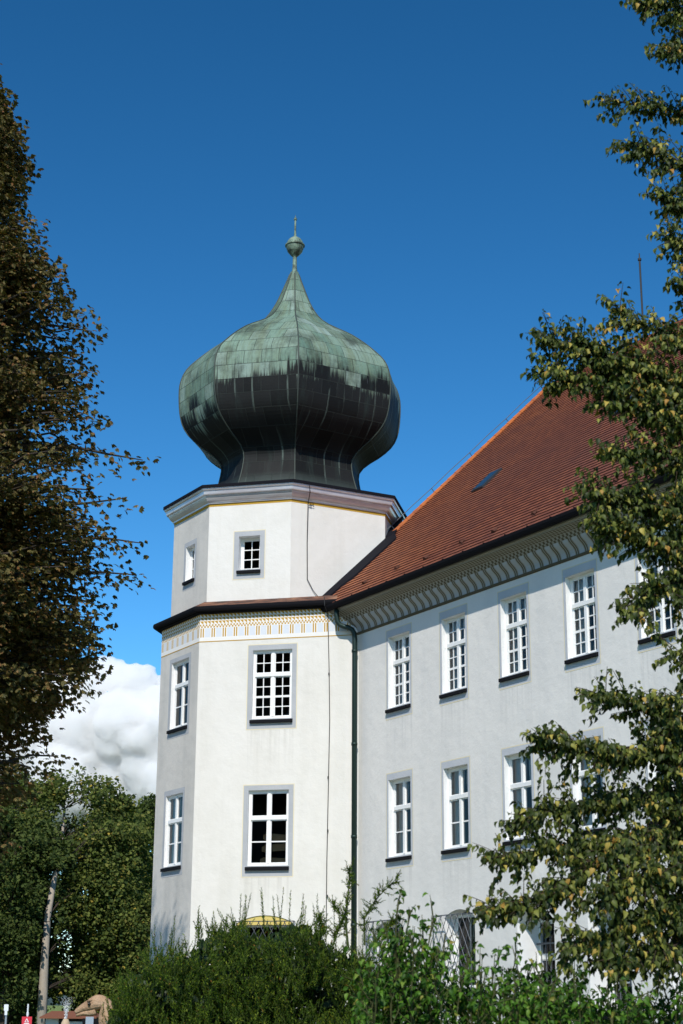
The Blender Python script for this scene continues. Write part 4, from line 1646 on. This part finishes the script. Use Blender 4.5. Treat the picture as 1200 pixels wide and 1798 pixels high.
for px, yt, ln in ((700, 1580, 8), (722, 1600, 22), (758, 1590, 12), (690, 1640, -10), (782, 1640, 14), (742, 1625, -8), (830, 1668, 20), (880, 1670, 14), (905, 1650, 10), (935, 1690, -12), (1020, 1705, 12)):
    SH.append(([(px - ln * 1.5, 1800, 11.3), (px - ln * .8, 1700, 11.3), (px, yt, 11.25)], .28, 15))
_, nl = sprays(SH, shrub, tb, .052, M_shrub, 9, tpl=CURLED, rad0=.0042, start=.12, tw_len=(.10, .26), droop=.25, pitch=.036, wid=.95, hang=.7, name='foliage')
tb.build('stem', mat('green_shrub_stem', (.07, .075, .03), .8, spec=.1), shrub, I4)
print('shrub leaves', nl)

# ------------------------------------------------------------------ cumulus beyond the park
M_cloud = bpy.data.materials.new('cloud_vapour')
M_cloud.use_nodes = True
ct = M_cloud.node_tree
ct.nodes.remove(ct.nodes['Principled BSDF'])
vs = ct.nodes.new('ShaderNodeVolumeScatter')
vs.inputs['Color'].default_value = (.962, .983, .999, 1)
vs.inputs['Density'].default_value = .11
vs.inputs['Anisotropy'].default_value = .0
ct.links.new(vs.outputs[0], ct.nodes['Material Output'].inputs['Volume'])
CY = 2600.
pxm = CY / FPX / math.cos(R(17.3)) * 1.0
balls = []
r3 = np.random.default_rng(42)
LOB = [(120, 1215, 52), (165, 1200, 38), (205, 1205, 44), (190, 1178, 22), (240, 1200, 34), (255, 1190, 22), (285, 1225, 40), (140, 1290, 80), (220, 1280, 70), (290, 1290, 70), (60, 1250, 70), (20, 1310, 95), (100, 1370, 90), (200, 1370, 90), (300, 1370, 90), (-60, 1380, 110), (350, 1330, 80), (400, 1390, 90), (210, 1185, 18), (160, 1180, 17), (225, 1188, 17)]
for x_, y_, r_ in LOB:
    c_ = at(x_, y_, CY + r3.uniform(-30, 30) + (1215 - y_) * -.15)
    balls.append((np.array(c_), r_ * pxm))
    for k in range(11):
        v = r3.normal(0, 1, 3)
        v /= np.linalg.norm(v)
        v[1] = -abs(v[1])
        balls.append((np.array(c_) + v * r_ * pxm * .80, r_ * pxm * r3.uniform(.22, .42)))
mbd = bpy.data.metaballs.new('cumulus_cloud')
import bmesh
bm = bmesh.new()
for c_, r_ in balls:
    bmesh.ops.create_icosphere(bm, subdivisions=3, radius=r_, matrix=Matrix.Translation(c_))
cme = bpy.data.meshes.new('cumulus_cloud')
bm.to_mesh(cme)
bm.free()
bpy.data.metaballs.remove(mbd)
cme.materials.append(M_cloud)
S.cycles.volume_bounces = 13
S.cycles.max_bounces = 16
S.cycles.diffuse_bounces = 4
S.cycles.glossy_bounces = 4
cloud = bpy.data.objects.new('cumulus_cloud', cme)
COL.objects.link(cloud)
rm = cloud.modifiers.new('remesh', 'REMESH')
rm.mode = 'VOXEL'
rm.voxel_size = 3.2
rm.use_smooth_shade = True
tx1 = bpy.data.textures.new('billow', 'CLOUDS')
tx1.noise_scale = 30
tx1.noise_depth = 4
dm = cloud.modifiers.new('billow', 'DISPLACE')
dm.texture = tx1
dm.texture_coords = 'GLOBAL'
dm.strength = 18
dm.mid_level = .5
tx2 = bpy.data.textures.new('curl', 'CLOUDS')
tx2.noise_scale = 9
tx2.noise_depth = 4
dm = cloud.modifiers.new('curl', 'DISPLACE')
dm.texture = tx2
dm.texture_coords = 'GLOBAL'
dm.strength = 6
dm.mid_level = .5
cloud['kind'] = 'structure'

# ------------------------------------------------------------------ lower left: dinosaur figure, signs, stall, fountain
M_dino = mat('tan_dinosaur_skin', (.40, .25, .15), .8, spec=.2)
t = NT(M_dino)
dn = t.noise(t.obj(), 6, 6, .7)
t.l(t.ramp(dn, [(.3, (.26, .15, .085)), (.55, (.42, .27, .16)), (.75, (.52, .36, .24))]), t.b.inputs['Base Color'])
t.bump(t.noise(t.obj(), 22, 4, .65), .8, .03)
DY = 24.
dino = thing('dinosaur_statue', 'tan long snouted dinosaur statue behind the left end of the hedge', 'statue', (at(195, 1798, DY).x, DY, 0))


def skin(name, chain, edges, mt, parent, sub=2):
    me = bpy.data.meshes.new(name)
    me.from_pydata([c_[0] for c_ in chain], edges, [])
    o = bpy.data.objects.new(name, me)
    COL.objects.link(o)
    place(o, parent, I4)
    o.modifiers.new('skin', 'SKIN')
    o.modifiers.new('sub', 'SUBSURF').levels = sub
    o.modifiers['sub'].render_levels = sub
    for v_, (_, r_) in zip(me.skin_vertices[0].data, chain):
        v_.radius = r_ if hasattr(r_, '__len__') else (r_, r_)
    me.skin_vertices[0].data[chain_root(chain)].use_root = True
    me.materials.append(mt)
    return o


def chain_root(chain):
    return len(chain) // 2


ps = DY / FPX / math.cos(R(17.3))


def dp(x, y, yy=0.):
    v = at(x, y, DY)
    return (v.x, v.y + yy, v.z)


gx = at(200, 1798, DY).x
head = [(dp(131, 1778), .028), (dp(138, 1774), .045), (dp(147, 1769), .062), (dp(157, 1766), .085), (dp(166, 1762), .115), (dp(176, 1759), .125), (dp(186, 1763), .105), (dp(189, 1774), .125), (dp(189, 1796), .16),
        ((gx + .12, DY, 1.35), .16), ((gx + .32, DY + .05, 1.1), .25), ((gx + .75, DY + .1, 1.05), .34), ((gx + 1.2, DY + .1, 1.05), .28), ((gx + 1.7, DY + .15, 1.05), .15), ((gx + 2.4, DY + .2, 1.15), .05),
        ((gx + .85, DY - .22, .72), .15), ((gx + .75, DY - .25, .38), .09), ((gx + .95, DY - .25, .06), .05), ((gx + .72, DY - .25, .04), .05),
        ((gx + .85, DY + .42, .72), .15), ((gx + .75, DY + .45, .38), .09), ((gx + .95, DY + .45, .06), .05), ((gx + .72, DY + .45, .04), .05),
        ((gx + .22, DY - .2, .95), .07), ((gx + .08, DY - .26, .75), .045), ((gx + .22, DY + .3, .95), .07), ((gx + .08, DY + .36, .75), .045)]
ed = [(k, k + 1) for k in range(14)] + [(11, 15), (15, 16), (16, 17), (17, 18), (11, 19), (19, 20), (20, 21), (21, 22), (10, 23), (23, 24), (10, 25), (25, 26)]
skin('body', head, ed, M_dino, dino)
b = MB()
# lower jaw, brow ridge and eye
b.tube([dp(134, 1783), dp(146, 1779), dp(158, 1778), dp(168, 1774)], [.018, .034, .05, .07], 8)
b.build('lower_jaw', M_dino, dino, I4, smooth=True)
e = MB()
e.lathe([(.0, -.026), (.018, -.02), (.026, 0), (.018, .02), (0, .026)], (0, 0), 10)
e.build('eye', mat('dark_eye', (.02, .015, .01), .2), dino, Matrix.Translation(Vector(dp(158.5, 1763.0, -.088))), smooth=True)
b = MB()
b.tube([dp(155, 1758.5, -.06), dp(160, 1756, -.075), dp(166, 1756.5, -.07)], [.015, .026, .018], 8)
b.build('brow', M_dino, dino, I4, smooth=True)

# white traffic sign on a thin post, red warning board, stall with brown roof, fountain
M_pole = mat('galvanised_pole', (.42, .44, .46), .45, .6)
M_white = mat('white_board', (.74, .76, .78), .6)
M_red = mat('red_board', (.62, .03, .05), .55)
GY = 27.
sg = thing('road_sign', 'small white rectangular sign on a grey post at the far left', 'sign', (at(12, 1798, GY).x, GY, 0))
c_ = at(12, 1769, GY)
b = MB()
b.tube([(c_.x, GY, 0), (c_.x, GY, c_.z + .05)], .016, 8)
b.build('post', M_pole, sg, I4)
b = MB()
b.box(c_.x - .034, c_.x + .034, GY - .035, GY - .02, c_.z - .05, c_.z + .045)
b.build('sign_plate', M_white, sg, I4)
b = MB()
z_ = at(12, 1779, GY).z
b.box(c_.x - .02, c_.x + .02, GY - .033, GY - .019, z_ - .03, z_ + .035)
b.build('lower_plate', M_white, sg, I4)
GY = 26.
sg = thing('warning_board', 'red board with a white triangle on a pale post', 'sign', (at(48, 1798, GY).x, GY, 0))
c_ = at(48, 1793, GY)
b = MB()
b.box(c_.x - .075, c_.x + .075, GY - .03, GY - .015, c_.z - .10, c_.z + .065)
b.build('board', M_red, sg, I4)
b = MB()
yy = GY - .034
tri = [(-.034, -.016), (.034, -.016), (0, .044)]
b.poly([(c_.x + a, yy, c_.z + q_) for a, q_ in tri], 0)
b.poly([(c_.x + a * .5, yy - .003, c_.z + .002 + q_ * .5) for a, q_ in tri], 1)
b.box(c_.x - .04, c_.x + .04, yy, yy + .003, c_.z - .055, c_.z - .03, 0)
b.build('triangle_pictogram', [M_white, M_red], sg, I4)
b = MB()
px_ = at(49.5, 1770, GY)
b.tube([(px_.x, GY, 0), (px_.x, GY, at(50, 1763, GY).z)], .012, 8)
b.tube([(px_.x, GY, px_.z - .11), (px_.x, GY, px_.z - .06)], .018, 8)
b.build('post', M_white, sg, I4)

SY = 74.
st_l, st_r = at(76, 1798, SY).x, at(175, 1798, SY).x
stall = thing('market_stall', 'low stall with a brown red roof behind the dinosaur statue', 'stall', ((st_l + st_r) / 2, SY, 0))
zt_, ze_ = at(100, 1775, SY).z, at(100, 1786, SY).z
b = MB()
b.poly([(st_l, SY - 1, ze_), (st_r, SY - 1, ze_), (st_r - .3, SY + .3, zt_), (st_l + .3, SY + .3, zt_)])
b.poly([(st_l, SY - 1, ze_), (st_l, SY - 1, ze_ - .06), (st_r, SY - 1, ze_ - .06), (st_r, SY - 1, ze_)])
b.poly([(st_r, SY + 1.6, ze_), (st_l, SY + 1.6, ze_), (st_l + .3, SY + .3, zt_), (st_r - .3, SY + .3, zt_)])
b.poly([(st_l, SY + 1.6, ze_), (st_l, SY - 1, ze_), (st_l + .3, SY + .3, zt_)])
b.poly([(st_r, SY - 1, ze_), (st_r, SY + 1.6, ze_), (st_r - .3, SY + .3, zt_)])
b.build('roof', mat('brown_red_roof', (.20, .075, .04), .8), stall, I4)
b = MB()
b.box(st_l + .15, st_r - .15, SY - .5, SY + 1.3, 0, ze_ - .02)
b.build('wall', mat('dark_timber_wall', (.03, .03, .03), .8), stall, I4)
b = MB()
b.box(st_l + .2, st_l + .75, SY - .56, SY - .505, .8, 1.85)
b.box(st_l + 1.2, st_r - .3, SY - .58, SY - .505, .5, 1.68)
b.build('counter_panel', M_white, stall, I4)

FY = 66.
fx = at(115.5, 1798, FY).x
ftn = thing('fountain', 'stone fountain with a thin water jet behind the dinosaur statue', 'fountain', (fx, FY, 0))
b = MB()
zt_ = at(115, 1789, FY).z
b.lathe([(1.1, 0), (1.1, .5), (1.2, .55), (1.0, .56), (.9, .45), (.2, .45), (.13, .9), (.10, 1.3), (.16, zt_ - .35), (.17, zt_ - .15), (.09, zt_)], (fx, FY), 20)
b.build('stone_basin', mat('sandstone', (.52, .40, .27), .85), ftn, I4, smooth=True)
M_water = mat('white_water', (.86, .88, .90), .25)
rw = np.random.default_rng(3)
nW_ = 900
hj = at(115, 1748, FY).z - zt_
tt = rw.random(nW_)
PW = np.stack([fx + rw.normal(0, 1, nW_) * (.02 + .13 * tt ** 1.6), FY + rw.normal(0, 1, nW_) * (.02 + .13 * tt ** 1.6), zt_ + hj * tt * (.85 + .15 * rw.random(nW_))], 1)
leaves('water_jet', CLUMP, PW, rw.normal(0, .5, (nW_, 3)) + np.array([0, 0, 1.]), rw.normal(0, 1, (nW_, 3)), (.02 + .035 * (1 - tt)), M_water, ftn, .5)

bd = thing('notice_board', 'grey notice board on dark legs under the dinosaur head', 'board', (at(158, 1798, 33).x, 33, 0))
c_ = at(158, 1792, 33)
b = MB()
b.box(c_.x - .075, c_.x + .075, 32.97, 33, c_.z - .35, c_.z + .07)
b.build('panel', mat('grey_panel', (.30, .35, .40), .6), bd, I4)
b = MB()
for s_ in (-1, 1):
    b.box(c_.x + s_ * .11 - .03, c_.x + s_ * .11 + .03, 33.0, 33.05, 0, c_.z + .04)
b.build('leg', M_gutter, bd, I4)

print('done; objects', len(bpy.data.objects))
